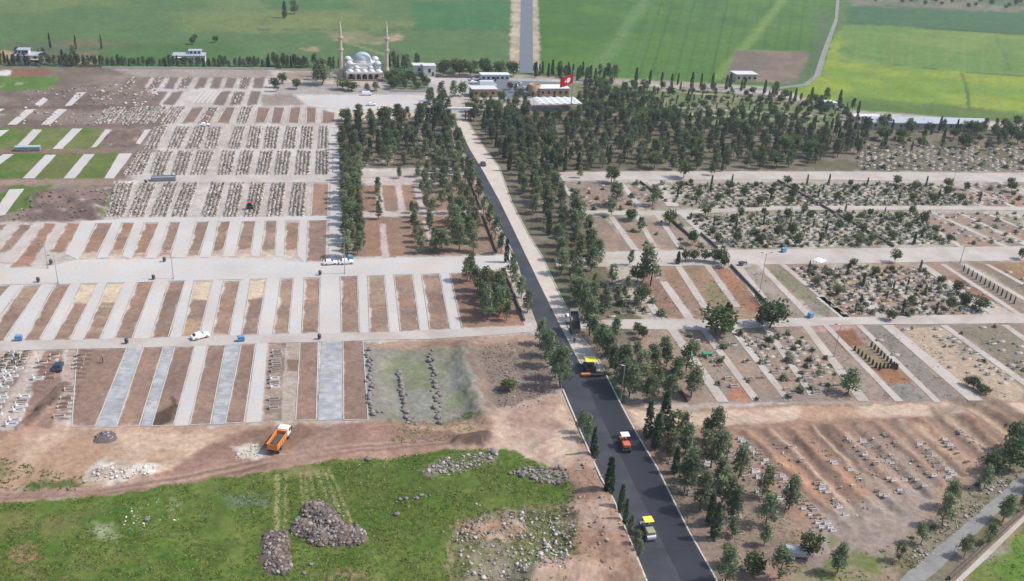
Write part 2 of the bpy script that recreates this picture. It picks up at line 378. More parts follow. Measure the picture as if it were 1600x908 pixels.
L3 = [((-30, 352), (12, 350), (-24, 384), (-66, 386)), ((32, 351), (51, 350), (14, 393), (-6, 396)), ((71, 349), (89, 349), (45, 416), (17, 417)), ((106, 349), (126, 349), (100, 393), (78, 394)), ((152, 349), (176, 349), (150, 400), (124, 402)), ((192, 349), (210, 349), (190, 396), (170, 398)),
      ((227, 348), (249, 348), (226, 400), (207, 401)), ((265, 348), (282, 348), (265, 398), (246, 399)), ((308, 347), (327, 347), (310, 398), (292, 399)), ((342, 347), (360, 346), (347, 397), (331, 398)),
      ((380, 346), (399, 346), (391, 396), (368, 397)), ((416, 345), (432, 345), (429, 397), (407, 398)), ((447, 348), (467, 348), (464, 396), (445, 397)), ((482, 345), (511, 344), (509, 407), (479, 408))]
def cols(y0, y1, lst): return [((a, y0), (b, y0), (d, y1), (c, y1)) for a, b, c, d in lst]
L4 = cols(287, 337, [(180, 209, 165, 193), (220, 245, 200, 225), (258, 279, 234, 260), (288, 310, 268, 292), (331, 352, 315, 337), (362, 381, 349, 371), (393, 415, 382, 404), (425, 447, 417, 440), (458, 479, 451, 475), (489, 513, 486, 512)])
L5 = cols(237, 272, [(215, 241, 193, 223), (246, 272, 234, 256), (279, 303, 268, 291), (310, 335, 298, 322), (348, 369, 341, 361), (376, 397, 370, 389), (408, 427, 400, 420), (434, 456, 429, 450), (465, 486, 461, 483), (495, 513, 494, 513)])
L6 = cols(199, 231, [(240, 262, 224, 246), (276, 297, 262, 281), (305, 324, 291, 312), (328, 347, 320, 339), (367, 384, 357, 374), (392, 409, 385, 404), (417, 438, 412, 432), (448, 465, 441, 461), (473, 490, 469, 487), (499, 513, 497, 512)])
L7 = cols(168, 192, [(172, 196, 148, 176), (206, 228, 184, 208), (238, 260, 218, 240), (268, 290, 250, 272), (300, 319, 284, 303), (325, 342, 310, 328), (353, 368, 338, 358), (378, 395, 370, 386), (403, 423, 398, 413), (428, 445, 423, 438), (454, 470, 450, 466), (479, 494, 479, 493), (504, 524, 503, 522)])
L8 = cols(143, 164, [(170, 190, 150, 170), (198, 214, 178, 196), (222, 238, 204, 222), (246, 262, 230, 248), (270, 286, 254, 272), (342, 360, 333, 350), (367, 384, 359, 375), (392, 407, 386, 401)])
L9 = cols(121, 138, [(200, 214, 188, 203), (222, 236, 210, 224), (244, 258, 232, 246), (266, 280, 256, 270), (288, 302, 278, 292), (312, 326, 304, 318), (335, 348, 328, 342), (356, 370, 350, 364), (378, 392, 374, 387), (398, 414, 395, 410)])
for row, s in ((L4, 0.5), (L5, 0.6), (L6, 0.7), (L7, 0.8), (L8, 0.9), (L9, 0.9)):
    for q in row: paint(q, C(150, 134, 124), s, 0.6, 0.9, C(136, 120, 110), 0.15)
for q in (L7[4], L7[5], L7[6], L7[8], L7[9], L7[10], L7[11], L7[12]): paint(q, C(138, 118, 106), 0.7, 0.4, 1, C(148, 122, 106), 0.1)
for q in L9 + L8: paint(q, C(132, 117, 107), 0.6, 0.4, 1)
paint(L4[9], C(170, 138, 116), 0.5, 0.5, 1, SOIL, 0.2)
for i, q in enumerate(L3): paint(q, SOIL if i % 3 else C(166, 130, 108), 0.5, 0.8, 1, RED if i in (2, 3, 4, 5, 6) else SOIL2, 0.11, 0.8)
paint([(47, 372), (72, 372), (46, 418), (14, 420)], C(172, 122, 94), 1.5, 1.5, 0.6, RED, 0.1)
for i, q in enumerate(L3[4:13]): # sandy tongue at the near end of each bed
    (a, b, c, d) = q; paint([((b[0] * .15 + c[0] * .85), c[1] - 7), (c[0] + 1, c[1] + 6), (d[0] - 4, d[1] + 8), (a[0] * .15 + d[0] * .85, d[1] - 7)], C(212, 192, 172), 1, 1, 0.85)
for i, q in enumerate(L2): paint(q, SOIL, 0.5, 0.8, 1, [SOIL2, C(170, 148, 124), C(168, 136, 116)][i % 3], 0.11, 0.9)
for i, q in enumerate(L2[:16] + L3 + L1):      # bands of turned and trodden soil across each bed
    for k in range(7):
        t = RNB.uniform(0.05, 0.95); t2 = min(1, t + RNB.uniform(0.03, 0.16)); (a, b, c, d) = q
        f = lambda p0, p1, s: (p0[0] + (p1[0] - p0[0]) * s, p0[1] + (p1[1] - p0[1]) * s)
        paint([f(a, d, t), f(b, c, t), f(b, c, t2), f(a, d, t2)], RNB.choice([C(170, 142, 122), C(138, 114, 100), C(160, 128, 108), C(148, 128, 114)]), 0.8, 1.2, 0.55)
    (a, b, c, d) = q     # pale grit spilling in from the left kerb
    for k in range(5):
        t = RNB.uniform(0, 0.85); t2 = t + RNB.uniform(0.05, 0.15)
        stroke([f(a, d, t), f(a, d, t2)], RNB.uniform(0.5, 1.1), C(214, 202, 188), 0.85, 0.4, 0.5)
for i in (3, 4, 7, 9):    # pale sand heaped over the far end
    (a, b, c, d) = L2[i]; t = 0.34
    paint([a, b, (b[0] + (c[0] - b[0]) * t, b[1] + (c[1] - b[1]) * t), (a[0] + (d[0] - a[0]) * t, a[1] + (d[1] - a[1]) * t)], C(216, 196, 168), 0.6, 1.0, 1)
paint([(285, 500), (318, 500), (311, 524), (283, 524)], C(190, 160, 128), 1, 1, 0.6)
paint(L2[16], C(150, 122, 106), 0.4, 0.6, 1, C(162, 128, 108), 0.15)
for i, q in enumerate(L1): paint(q, C(154, 128, 112), 0.4, 0.5, 1, [SOIL2, C(164, 134, 116)][i % 2], 0.1, 0.8)
paint([(-60, 549), (58, 547), (12, 640), (-10, 672), (-80, 672)], C(178, 162, 150), 0.6, 1, 1, C(150, 130, 118), 0.2)
paint([(70, 547), (99, 546), (92, 640), (84, 672), (30, 674), (40, 640)], C(150, 124, 110), 0.6, 0.8, 1, C(172, 140, 122), 0.15)
stroke([(62, 546), (8, 650)], 2.6, C(200, 184, 170), 0.9, 0.8); stroke([(114, 546), (92, 672)], 2.4, C(184, 160, 146), 0.9, 0.8)
stroke([(104, 600), (36, 672)], 1.6, C(96, 80, 70), 0.8, 0.8)
for k in range(16):       # freshly dug row of graves: narrow bars of bare earth
    t = k / 15; u = 137 - 36 * t; v = 548 + 106 * t
    if 0.42 < t < 0.5: continue
    stroke([(u - 8, v), (u + 7, v - 0.6)], 0.7, C(104, 86, 76), 0.85, 0.4, 0.2)
for k in range(11):
    t = k / 10; u = 82 - 30 * t; v = 551 + 60 * t; stroke([(u - 11, v), (u + 10, v - 0.6)], 0.6, C(118, 94, 82), 0.75, 0.4, 0.2)
paint([(268, 620), (278, 617), (274, 640), (268, 664), (240, 664), (244, 646), (262, 640)], C(92, 74, 62), 0.8, 1.6, 0.95)
paint([(420, 536), (447, 535), (440, 657), (410, 658)], C(140, 122, 110), 0.4, 0.4, 1, C(170, 150, 134), 0.2)
paint([(449, 535), (467, 535), (460, 655), (441, 656)], C(178, 164, 150), 0.4, 0.5)
paint([(449, 560), (470, 562), (464, 580), (448, 578)], C(128, 102, 84), 0.8, 0.8, 0.9)
# hollow with rows of stones
paint([(569, 536), (722, 534), (735, 590), (757, 662), (700, 690), (600, 690), (576, 660)], C(152, 146, 134), 1.5, 2, 1, C(138, 136, 116), 0.09)
paint([(600, 560), (660, 550), (720, 560), (735, 620), (690, 640), (610, 650)], C(146, 148, 136), 3, 3, 0.7, C(126, 132, 100), 0.1)
paint([(604, 655), (660, 660), (748, 640), (757, 664), (690, 688), (612, 690)], C(108, 124, 64), 2, 3, 0.8, C(140, 132, 104), 0.12)
paint([(580, 534), (840, 520), (850, 546), (722, 544), (585, 546)], C(176, 146, 124), 1, 2, 0.8, C(160, 128, 112), 0.15)
paint([(722, 540), (850, 530), (880, 610), (760, 650), (738, 590)], C(140, 124, 112), 1.5, 2, 1, C(156, 134, 118), 0.12)
# dirt works along the bottom of the cemetery
paint([(-300, 673), (536, 660), (760, 650), (880, 612), (905, 660), (1010, 905), (900, 1000), (-300, 1000)], C(190, 160, 138), 1.5, 2, 1, C(164, 132, 112), 0.06)
paint([(-300, 684), (330, 678), (350, 690), (260, 738), (120, 758), (-300, 770)], C(206, 180, 154), 2, 3, 1, C(184, 152, 126), 0.06)
paint([(135, 735), (150, 722), (200, 724), (255, 728), (228, 748), (180, 760), (140, 752)], C(232, 222, 208), 1.5, 2.5, 1, C(196, 178, 160), 0.25)
paint([(0, 720), (20, 715), (22, 740), (0, 745)], C(120, 122, 76), 1.5, 3, 0.7)
paint([(40, 756), (125, 750), (128, 764), (40, 770)], C(96, 112, 56), 1, 2, 0.9)
paint([(330, 690), (400, 668), (560, 662), (740, 676), (742, 690), (560, 706), (400, 735), (200, 768), (-300, 786), (-300, 774), (120, 768), (210, 756), (265, 735)], C(160, 128, 112), 1.2, 1.5, 1, C(148, 118, 102), 0.08)
for k, (o, c) in enumerate(((0, C(186, 160, 142)), (4, C(130, 102, 88)), (9, C(184, 156, 138)), (13, C(132, 104, 90)))):
    stroke([(-40, 772 + o * .6), (150, 766 + o * .5), (290, 742 + o), (420, 712 + o), (560, 694 + o * .8), (735, 684 + o * .4)], 0.8, c, 0.7, 0.7)
paint([(500, 664), (540, 662), (520, 715), (470, 730), (430, 736), (410, 716), (460, 700)], C(168, 140, 124), 2, 3, 0.8)
paint([(365, 696), (400, 690), (425, 706), (405, 716), (372, 716)], C(214, 204, 190), 1.2, 2, 0.9)
paint([(715, 684), (760, 676), (775, 686), (755, 698), (722, 696)], C(112, 92, 82), 1, 1.5)
paint([(770, 650), (870, 620), (900, 660), (915, 715), (860, 745), (800, 715), (762, 690)], C(204, 180, 158), 2, 3, 1, C(176, 148, 130), 0.12)
GP = [(-300, 787), (0, 786), (180, 774), (300, 753), (400, 738), (470, 730), (520, 718), (600, 716), (700, 704), (790, 700), (850, 728), (893, 760), (900, 788), (820, 790), (745, 803), (705, 830), (700, 870), (712, 1000), (-300, 1000)]
paint(GP, GRASS, 0.8, 1.4, 1, C(106, 120, 58), 0.09, 0.9)
paint(GP, C(76, 104, 40), 0.8, 1.4, 0.5, C(114, 126, 66), 0.25, 1)
paint([(560, 730), (700, 720), (890, 760), (760, 800), (700, 840), (600, 860), (540, 800)], C(104, 116, 58), 4, 5, 0.7, C(82, 104, 42), 0.08)
paint([(0, 800), (110, 790), (120, 830), (60, 850), (0, 840)], C(122, 116, 72), 3, 4, 0.6, GRASS, 0.1)
paint([(22, 855), (50, 850), (66, 862), (60, 876), (24, 880)], C(164, 128, 104), 1, 2, 0.9)
paint([(0, 870), (80, 890), (90, 908), (80, 1000), (0, 1000)], C(140, 122, 90), 2, 3, 0.8, C(100, 112, 54), 0.15)
paint([(505, 892), (555, 896), (590, 908), (590, 960), (505, 960)], C(158, 132, 110), 2, 2, 0.8, GRASS, 0.2)
paint([(355, 765), (410, 760), (408, 790), (365, 792)], C(118, 134, 118), 2, 2.5, 0.7, GRASS, 0.2)
paint([(228, 780), (285, 776), (280, 815), (225, 818)], C(196, 200, 150), 2, 2.5, 0.7, GRASS, 0.22, 1, 0.42)
paint([(140, 822), (178, 820), (182, 846), (150, 838)], C(180, 186, 150), 1.5, 2, 0.6, GRASS, 0.25, 1, 0.42)
for a, b in (((431, 742), (430, 832)), ((435, 742), (434, 832)), ((446, 742), (446, 832)), ((470, 738), (474, 800)), ((484, 738), (492, 790)), ((494, 738), (520, 800)), ((506, 736), (530, 800)), ((514, 734), (550, 815)), ((478, 738), (480, 788))):
    stroke([a, b], 0.55, C(160, 158, 108), 0.9, 0.35, 0.3)
paint([(428, 736), (520, 726), (514, 742), (434, 744)], C(150, 132, 100), 2, 3, 0.6)
RP = [(705, 822), (745, 802), (800, 790), (880, 788), (900, 800), (905, 860), (890, 905), (880, 1000), (712, 1000), (704, 860)]
paint(RP, C(146, 136, 112), 1.2, 2.5, 1, C(118, 120, 78), 0.14)
paint([(716, 824), (760, 806), (800, 812), (830, 830), (800, 846), (735, 846)], C(212, 188, 166), 1.5, 2.5, 0.8, C(176, 142, 112), 0.2)
paint([(660, 735), (690, 715), (770, 706), (776, 722), (740, 738), (690, 745)], C(160, 148, 138), 1.5, 3, 0.8, GRASS2, 0.2)
paint([(820, 735), (880, 735), (890, 756), (850, 752)], C(150, 142, 132), 1.5, 2, 0.7)
paint([(893, 728), (925, 700), (945, 760), (985, 842), (1010, 905), (960, 1000), (880, 1000), (885, 900), (905, 860), (900, 800)], C(190, 164, 144), 5, 4, 1, C(164, 134, 114), 0.12)
paint([(830, 908), (850, 885), (900, 880), (920, 908), (900, 960), (830, 960)], C(198, 168, 146), 2, 2, 0.9)
# right hand blocks
ORCH = C(186, 174, 160)
paint([(905, 408), (1600, 408), (1760, 406), (1760, 500), (1110, 502), (980, 500), (930, 440)], ORCH, 1, 1, 1, C(162, 138, 118), 0.06)
paint([(890, 512), (1600, 505), (1760, 503), (1760, 625), (1300, 628), (980, 632), (950, 580)], C(150, 136, 124), 1, 1, 1, C(164, 142, 124), 0.07)
paint([(865, 284), (1760, 286), (1760, 386), (930, 394)], C(186, 176, 160), 1, 1, 1, C(150, 142, 120), 0.12)
paint([(720, 190), (790, 170), (1330, 195), (1600, 205), (1760, 208), (1760, 268), (870, 268), (940, 396), (1000, 500), (985, 610), (940, 560)], C(134, 124, 108), 1.5, 3, 1, C(112, 106, 84), 0.1)
for q in ([(878, 288), (966, 288), (998, 326), (914, 327)], [(980, 292), (1002, 290), (1034, 317), (1028, 326), (1010, 326)], [(905, 340), (944, 338), (986, 390), (944, 390)], [(957, 340), (986, 344), (1020, 390), (999, 390)], [(998, 346), (1018, 344), (1058, 389), (1033, 390)], [(1030, 344), (1046, 340), (1108, 388), (1072, 390)],
          [(1428, 333), (1453, 333), (1564, 385), (1512, 385)], [(1465, 333), (1494, 333), (1604, 385), (1580, 385)], [(1506, 333), (1534, 333), (1650, 384), (1618, 384)], [(1446, 290), (1490, 289), (1584, 324), (1544, 324)], [(1504, 290), (1554, 290), (1632, 322), (1596, 324)]):
    paint(q, C(150, 132, 120), 0.6, 0.8, 0.95, C(164, 138, 120), 0.12)
paint([(1000, 420), (1040, 445), (1072, 497), (1040, 497), (1000, 450)], C(150, 120, 104), 0.8, 1)
paint([(1040, 420), (1056, 420), (1110, 495), (1085, 497), (1046, 446)], C(160, 128, 106), 0.8, 1, 0.9, C(150, 122, 104), 0.12)
paint([(1072, 418), (1100, 418), (1148, 478), (1140, 500), (1115, 490)], C(160, 130, 106), 0.8, 1, 1, C(140, 128, 98), 0.12)
paint([(1112, 418), (1138, 418), (1200, 482), (1175, 490), (1150, 470)], C(166, 122, 96), 0.8, 1, 1, C(150, 120, 100), 0.12)
paint([(1160, 418), (1180, 416), (1262, 496), (1215, 496)], C(162, 150, 136), 0.8, 1, 1, C(146, 138, 112), 0.1)
paint([(1196, 416), (1218, 414), (1298, 480), (1300, 494), (1274, 490)], C(146, 136, 124), 0.8, 1, 1, C(136, 132, 106), 0.1)
paint([(1483, 412), (1500, 412), (1600, 474), (1600, 490), (1590, 484)], C(144, 130, 118), 0.8, 1)
paint([(1512, 410), (1700, 408), (1700, 490), (1600, 460)], C(140, 128, 110), 0.8, 1, 1, C(166, 130, 96), 0.08)
paint([(1480, 430), (1510, 435), (1560, 470), (1530, 470)], C(150, 110, 90), 1, 1.5, 0.9)
paint([(1545, 412), (1600, 408), (1640, 430), (1580, 440)], C(166, 142, 104), 1, 2, 0.8, C(150, 116, 88), 0.1)
paint([(1287, 510), (1330, 508), (1352, 540), (1310, 542)], C(142, 100, 76), 0.6, 0.8)
paint([(1305, 542), (1354, 540), (1398, 574), (1365, 578)], C(150, 132, 104), 0.6, 0.8)
paint([(1365, 576), (1400, 574), (1424, 598), (1390, 602)], C(156, 116, 88), 0.6, 1)
paint([(1386, 600), (1424, 598), (1452, 624), (1402, 626)], C(146, 140, 130), 0.6, 1)
paint([(1352, 512), (1380, 510), (1505, 626), (1470, 626)], C(146, 136, 126), 0.6, 0.6)
paint([(1268, 512), (1286, 516), (1396, 624), (1352, 626)], C(150, 136, 126), 0.6, 0.8, 1, C(160, 140, 128), 0.1)
paint([(1140, 600), (1170, 590), (1180, 624), (1140, 628)], C(176, 126, 100), 1, 1.5, 0.9)
paint([(1400, 512), (1470, 510), (1600, 605), (1600, 626), (1530, 624)], C(188, 168, 144), 0.8, 1, 1, C(160, 146, 130), 0.1)
paint([(1490, 510), (1560, 508), (1600, 530), (1600, 590)], C(142, 132, 114), 0.8, 1)
paint([(1250, 510), (1290, 506), (1345, 508), (1330, 514), (1255, 520)], C(196, 160, 146), 0.8, 1, 0.9)
# dirt track and bottom right slope
paint([(965, 632), (1070, 640), (1250, 630), (1760, 622), (1760, 1000), (1100, 1000), (1116, 905), (998, 684)], C(172, 144, 124), 1.2, 1.5, 1, C(160, 132, 114), 0.06)
paint([(980, 640), (1120, 642), (1300, 634), (1760, 624), (1760, 640), (1320, 652), (1180, 660), (1000, 672)], C(206, 182, 160), 1.2, 1.5, 1, C(186, 154, 130), 0.08)
paint([(1160, 672), (1260, 664), (1330, 700), (1380, 760), (1300, 800), (1220, 760)], C(184, 142, 114), 2, 3, 0.9, C(162, 132, 112), 0.1)
paint([(1320, 690), (1420, 680), (1470, 760), (1380, 800)], C(170, 150, 134), 2, 3, 0.8)
for (a, b, w) in (((1280, 668), (1400, 800), 3), ((1330, 662), (1445, 770), 3), ((1405, 664), (1500, 740), 4), ((1470, 644), (1570, 720), 6), ((1510, 632), (1610, 690), 7), ((1545, 626), (1640, 680), 6), ((1560, 640), (1625, 668), 4)):
    stroke([a, b], w, C(132, 112, 94), 0.75, 2, 1.2)
for k in range(11):     # the old files of graves down the slope
    u = 1160 + k * 34; v = 676 - k * 2.6; L = [150, 140, 128, 120, 112, 104, 96, 90, 84, 76, 66][k]
    stroke([(u, v), (u + L * 1.06, v + L)], 1.8, C(128, 108, 94), 0.7, 0.9, 1.2); stroke([(u + 9, v), (u + 9 + L * 1.06, v + L)], 1.3, [C(190, 150, 122), C(206, 182, 158)][k % 2], 0.55, 0.8, 1.2); ridge([(u + 9, v), (u + 9 + L * 1.06, v + L)], 1.6, 0.35)
for (a, b, w) in (((1490, 650), (1560, 716), 3), ((1525, 640), (1600, 690), 3), ((1440, 668), (1530, 745), 2.5)):
    stroke([a, b], w, C(196, 168, 140), 0.8, 1.5, 1.2)
paint([(1280, 800), (1420, 760), (1480, 740), (1430, 830), (1380, 890), (1240, 905), (1250, 860)], C(160, 146, 134), 2, 3, 0.9)
paint([(1290, 840), (1310, 836), (1312, 852), (1296, 856)], C(120, 130, 74), 1, 2, 0.8)
paint([(1235, 890), (1330, 866), (1390, 862), (1380, 908), (1350, 1000), (1200, 1000)], C(112, 128, 64), 1.5, 3, 0.9, C(150, 140, 110), 0.15)
paint([(1010, 670), (1110, 690), (1235, 790), (1250, 860), (1130, 905), (1120, 1000), (1100, 905)], C(136, 124, 110), 2, 3, 0.8, C(154, 136, 120), 0.12)
paint([(1400, 860), (1500, 770), (1600, 700), (1760, 620), (1760, 720), (1600, 800), (1490, 908), (1440, 1000), (1380, 1000)], C(138, 130, 112), 2, 3, 0.9, C(120, 120, 84), 0.12)
paint([(1505, 908), (1600, 818), (1760, 700), (1760, 1000), (1470, 1000)], C(104, 132, 56), 1, 2, 1, C(122, 134, 72), 0.12)
paint([(1530, 870), (1566, 850), (1572, 870), (1545, 880)], C(168, 158, 142), 1.5, 2, 0.8)
# around the mosque and the gate
paint([(455, 147), (670, 147), (676, 176), (640, 184), (530, 178), (476, 164)], C(206, 202, 200), 1.5, 1, 1)
paint([(522, 172), (600, 172), (675, 176), (672, 188), (530, 186)], C(218, 198, 172), 1.5, 2, 1)
paint([(408, 148), (456, 146), (478, 164), (410, 166)], C(160, 146, 132), 1.5, 1)
paint([(440, 112), (530, 112), (530, 126), (450, 124)], C(168, 150, 136), 2, 1)
paint([(430, 128), (535, 132), (660, 142), (660, 148), (430, 147)], C(168, 160, 152), 2, 1, 0.9)
paint([(610, 118), (670, 118), (672, 142), (608, 140)], C(108, 116, 86), 2, 2, 0.9)
paint([(662, 118), (750, 124), (748, 142), (700, 146), (724, 186), (704, 188), (676, 140)], C(196, 192, 186), 1.5, 1, 1)
paint([(725, 122), (870, 126), (880, 148), (800, 158), (745, 150)], C(182, 182, 182), 1.5, 1, 1)
paint([(865, 128), (1000, 134), (1190, 148), (1320, 170), (1310, 196), (1180, 196), (1000, 190), (880, 172)], C(112, 126, 80), 2, 3, 1, C(140, 138, 108), 0.06)
for v0 in (150, 172, 182): stroke([(1010, v0 - 8 if v0 > 150 else 138), (1120, v0 - 1), (1310, v0 + 12)], 2.5, C(196, 188, 172), 0.8, 1.2)
# woods floor left of the road
paint([(527, 188), (690, 186), (725, 262), (530, 264)], C(140, 126, 112), 1.5, 1.5, 1, C(118, 108, 90), 0.1)
paint([(530, 276), (740, 276), (790, 396), (535, 402)], C(150, 126, 110), 1, 1, 1, C(160, 130, 110), 0.1)
for q in ([(566, 288), (586, 288), (588, 330), (566, 330)], [(572, 350), (594, 350), (596, 400), (572, 400)], [(604, 350), (624, 350), (632, 400), (606, 400)], [(668, 345), (690, 345), (700, 372), (676, 376)]):
    paint(q, C(160, 126, 104), 0.8, 0.8, 0.9, C(158, 128, 108), 0.2)
for q in ([(587, 288), (596, 288), (601, 330), (590, 330)], [(617, 286), (626, 286), (634, 330), (624, 330)], [(646, 290), (655, 290), (666, 330), (654, 330)], [(593, 350), (602, 350), (608, 402), (597, 402)], [(660, 345), (668, 345), (678, 376), (670, 380)], [(562, 330), (752, 328), (755, 335), (562, 340)], [(563, 276), (700, 274), (702, 287), (563, 290)]):
    paint(q, C(206, 190, 180), 0.4, 0.4, 0.95)

# relief: the hollow, the spoil heaps, the furrowed slope
hol = [(585, 556), (640, 548), (718, 546), (733, 592), (752, 652), (700, 676), (610, 668), (590, 620)]
lift(hol, -1.2, 5.0, 0.1)
ridge([(727, 540), (740, 592), (760, 655)], 4.0, 0.9)
for px, w, h in (([(905, 760), (955, 790)], 5, 1.4), ([(912, 800), (975, 828)], 5, 1.3), ([(900, 838), (990, 862)], 5, 1.4), ([(905, 880), (1000, 896)], 5, 1.3), ([(840, 905), (905, 900)], 6, 2.4), ([(890, 730), (925, 715)], 5, 1.0),
                 ([(720, 690), (765, 684)], 3, 1.8), ([(770, 660), (860, 640)], 4, 0.8), ([(170, 738), (230, 740)], 5, 0.8), ([(850, 700), (895, 690)], 4, 0.9),
                 ([(1475, 640), (1575, 722)], 2.6, -0.7), ([(1515, 632), (1612, 692)], 2.6, -0.7), ([(1548, 628), (1640, 680)], 2.4, -0.6), ([(1410, 664), (1500, 742)], 2.2, -0.5), ([(1335, 664), (1445, 772)], 2, -0.7), ([(1282, 668), (1400, 800)], 2, -0.7), ([(1240, 690), (1340, 800)], 2, -0.6),
                 ([(1495, 636), (1592, 706)], 2.2, 0.5), ([(1532, 630), (1625, 685)], 2.2, 0.5), ([(60, 640), (100, 600)], 1.2, 0.6), ([(34, 668), (70, 640)], 1.6, 1.0), ([(60, 310), (120, 300)], 5, 1.5), ([(150, 330), (110, 305)], 4, 1.2), ([(170, 215), (215, 215)], 4, 1.5)):
    ridge(px, w, h)
SPW = wp([(893, 728), (925, 700), (945, 760), (982, 838), (1000, 900), (960, 1000), (880, 1000), (885, 900), (905, 860), (900, 800)])
spo = inside(wp([(893, 728), (925, 700), (945, 760), (982, 838), (1000, 900), (960, 1000), (880, 1000), (885, 900), (905, 860), (900, 800)]), GX, GY)
GZ[spo] += (fbm(GX[spo] * 0.25, GY[spo] * 0.25, 77) - 0.45) * 2.0 * np.clip(edge_dist(SPW, GX[spo], GY[spo]) / 5.0, 0, 1)
rz_ = inside(wp(RP), GX, GY); GZ[rz_] += (fbm(GX[rz_] * 0.5, GY[rz_] * 0.5, 78) - 0.5) * 0.9
gz_ = inside(wp(GP), GX, GY); GZ[gz_] += (fbm(GX[gz_] * 0.12, GY[gz_] * 0.12, 79) - 0.5) * 0.7
RNC = random.Random(9)     # turned earth and rubble of the unfinished left edge
for _ in range(150):
    u, v = RNC.uniform(-60, 250), RNC.choice([RNC.uniform(122, 200), RNC.uniform(288, 345), RNC.uniform(202, 232)])
    if v > 200 and v < 235 and u < 158: continue
    if v > 288 and not 40 < u < 185: continue
    w = RNC.uniform(4, 16); h = RNC.uniform(1.2, 3.5); k = RNC.uniform(-6, 6)
    paint([(u, v), (u + w, v - h * .3), (u + w + k, v + h), (u + k * .5, v + h)], RNC.choice([C(120, 104, 94), C(170, 156, 146), C(148, 130, 118), C(190, 178, 166), C(110, 96, 86)]), 0.8, 1.6, 0.7)
# wheel-worn, stony grain everywhere
GC *= (0.80 + 0.40 * n_fine)[:, None]
GC *= (0.86 + 0.28 * fbm(GX * 0.22, GY * 0.22, 55))[:, None]
# nothing of the earth may poke through the paving that lies at +3 cm
nr, nc = len(dep), len(az)
ii = np.arange(nr - 1)[:, None] * nc + np.arange(nc - 1)[None, :]
GF = np.stack([ii, ii + 1, ii + nc + 1, ii + nc], -1).reshape(-1, 4)
ground_obj = None
def finish_ground(flat):
    for poly in flat:
        w = wp(poly); k = inside(w, GX, GY) | (edge_dist(w, GX, GY) < 0.6)
        GZ[k] = np.minimum(GZ[k], -0.05)
    me = mesh_np('ground', np.stack([GX, GY, GZ], 1), GF, GC, [M_ground], smooth=True)
    return tag(link('ground', me), kind='structure')
def gz(x, y):
    """height of the earth at a point (nearest vertex)"""
    j = int(np.clip(np.searchsorted(az, math.atan2(x, y)), 0, nc - 1)); dd = math.atan2(H, y)
    i = int(np.clip(np.searchsorted(-dep, -dd), 0, nr - 1))
    return float(GZ[i * nc + j])
# ------------------------------------------------------------------ paving, kerbs and low walls
FLAT = []
def sheet(name, px, m, z=0.03, jit=0.0, step=3.0, flat=True, label=None):
    """paving slab sheet on the ground; its edge is subdivided and slightly ragged"""
    w = [P(u, v) for u, v in px]; pts = []; rnd = random.Random(len(px) * 31 + int(px[0][0]))
    if flat: FLAT.append(px)
    for a, b in zip(w, w[1:] + w[:1]):
        n = max(1, int((b - a).length / step)) if jit else 1
        nrm = (b - a).normalized().cross(Vector((0, 0, 1)))
        for i in range(n):
            p = a.lerp(b, i / n)
            if i: p = p + nrm * rnd.uniform(-jit, jit)
            pts.append((p.x, p.y, z))
    cdt = delaunay_2d_cdt([Vector(p[:2]) for p in pts], [], [list(range(len(pts)))], 1, 1e-4)
    fs = []
    for f in cdt[2]:
        a, b, c = (cdt[0][k] for k in f)
        if abs((b - a).cross(c - a)) < 1e-5: continue
        fs.append(f if (b - a).cross(c - a) > 0 else f[::-1])
    me = bpy.data.meshes.new(name); me.from_pydata([(v.x, v.y, z) for v in cdt[0]], [], fs); me.update(); me.materials.append(m)
    return tag(link(name, me), kind='structure')
def strip(name, pts, w, h, m, z=0.0, kind='structure', seg=True):
    """a kerb or wall following ground pixels"""
    b = MB().mat(m); q = [P(u, v) for u, v in pts]
    for a, c in zip(q, q[1:]):
        d = c - a; L = d.length; an = math.atan2(d.y, d.x)
        mid = (a + c) / 2; b.box((mid.x, mid.y, z + h / 2), (L + w * 0.4, w, h), rz=an)
    o = b.build(name)
    return tag(o, kind=kind) if kind else o

CL = [(700, 160), (708, 190), (716, 215), (729, 245), (745, 280), (760, 312), (776, 345), (800, 390), (812, 420), (830, 480), (848, 530), (881, 609), (900, 654), (911, 681), (940, 746), (960, 781), (984, 841), (1010, 904), (1050, 1000)]
CM = [(712, 190), (735, 235), (754, 266), (780, 313), (800, 354), (847, 452), (875, 509), (905, 566)]
CR = [(919, 580), (946, 587), (972, 639), (995, 681), (1025, 731), (1050, 781), (1075, 831), (1112, 896), (1166, 1000)]
sheet('asphalt_road', CL[1:] + CR[::-1] + CM[::-1], M_asph, 0.06)
CC = [(728, 187), (760, 236), (779, 261), (800, 319), (825, 367), (847, 402), (871, 454), (887, 486), (902, 521), (930, 554), (944, 580)]
M_fresh = mat('just_rolled_asphalt', C(50, 52, 59), 0.55, 0.2, 1.0, 0.1, streak=(ROAD_A, 0.06, 1.1), big=0.16, bscale=0.1, spec=0.4)
sheet('fresh_asphalt_lane', [(908, 570), (930, 632), (954, 681), (985, 744), (1008, 790), (1034, 845), (1063, 905), (1108, 1000)] + [(u - 2.5, v) for u, v in CR[::-1]], M_fresh, 0.075, 0.08)
sheet('road_base', CM + [(908, 573), (944, 583)] + CC[::-1], M_milled, 0.03)
sheet('entrance_drive', [(672, 128), (700, 124), (716, 150), (730, 187), (708, 187), (694, 160)], M_cream, 0.02)
strip('kerb', [(u - 1.5, v) for u, v in CL[11:]], 0.35, 0.18, M_kerb)
strip('kerb', [(u + 1.5, v) for u, v in CR[1:]], 0.30, 0.18, M_kerb)
strip('kerb', [(u + 1.0, v) for u, v in CC], 0.25, 0.16, M_kerb)
strip('kerb', [(u - 1.0, v) for u, v in CL[2:9]], 0.25, 0.16, M_kerb)
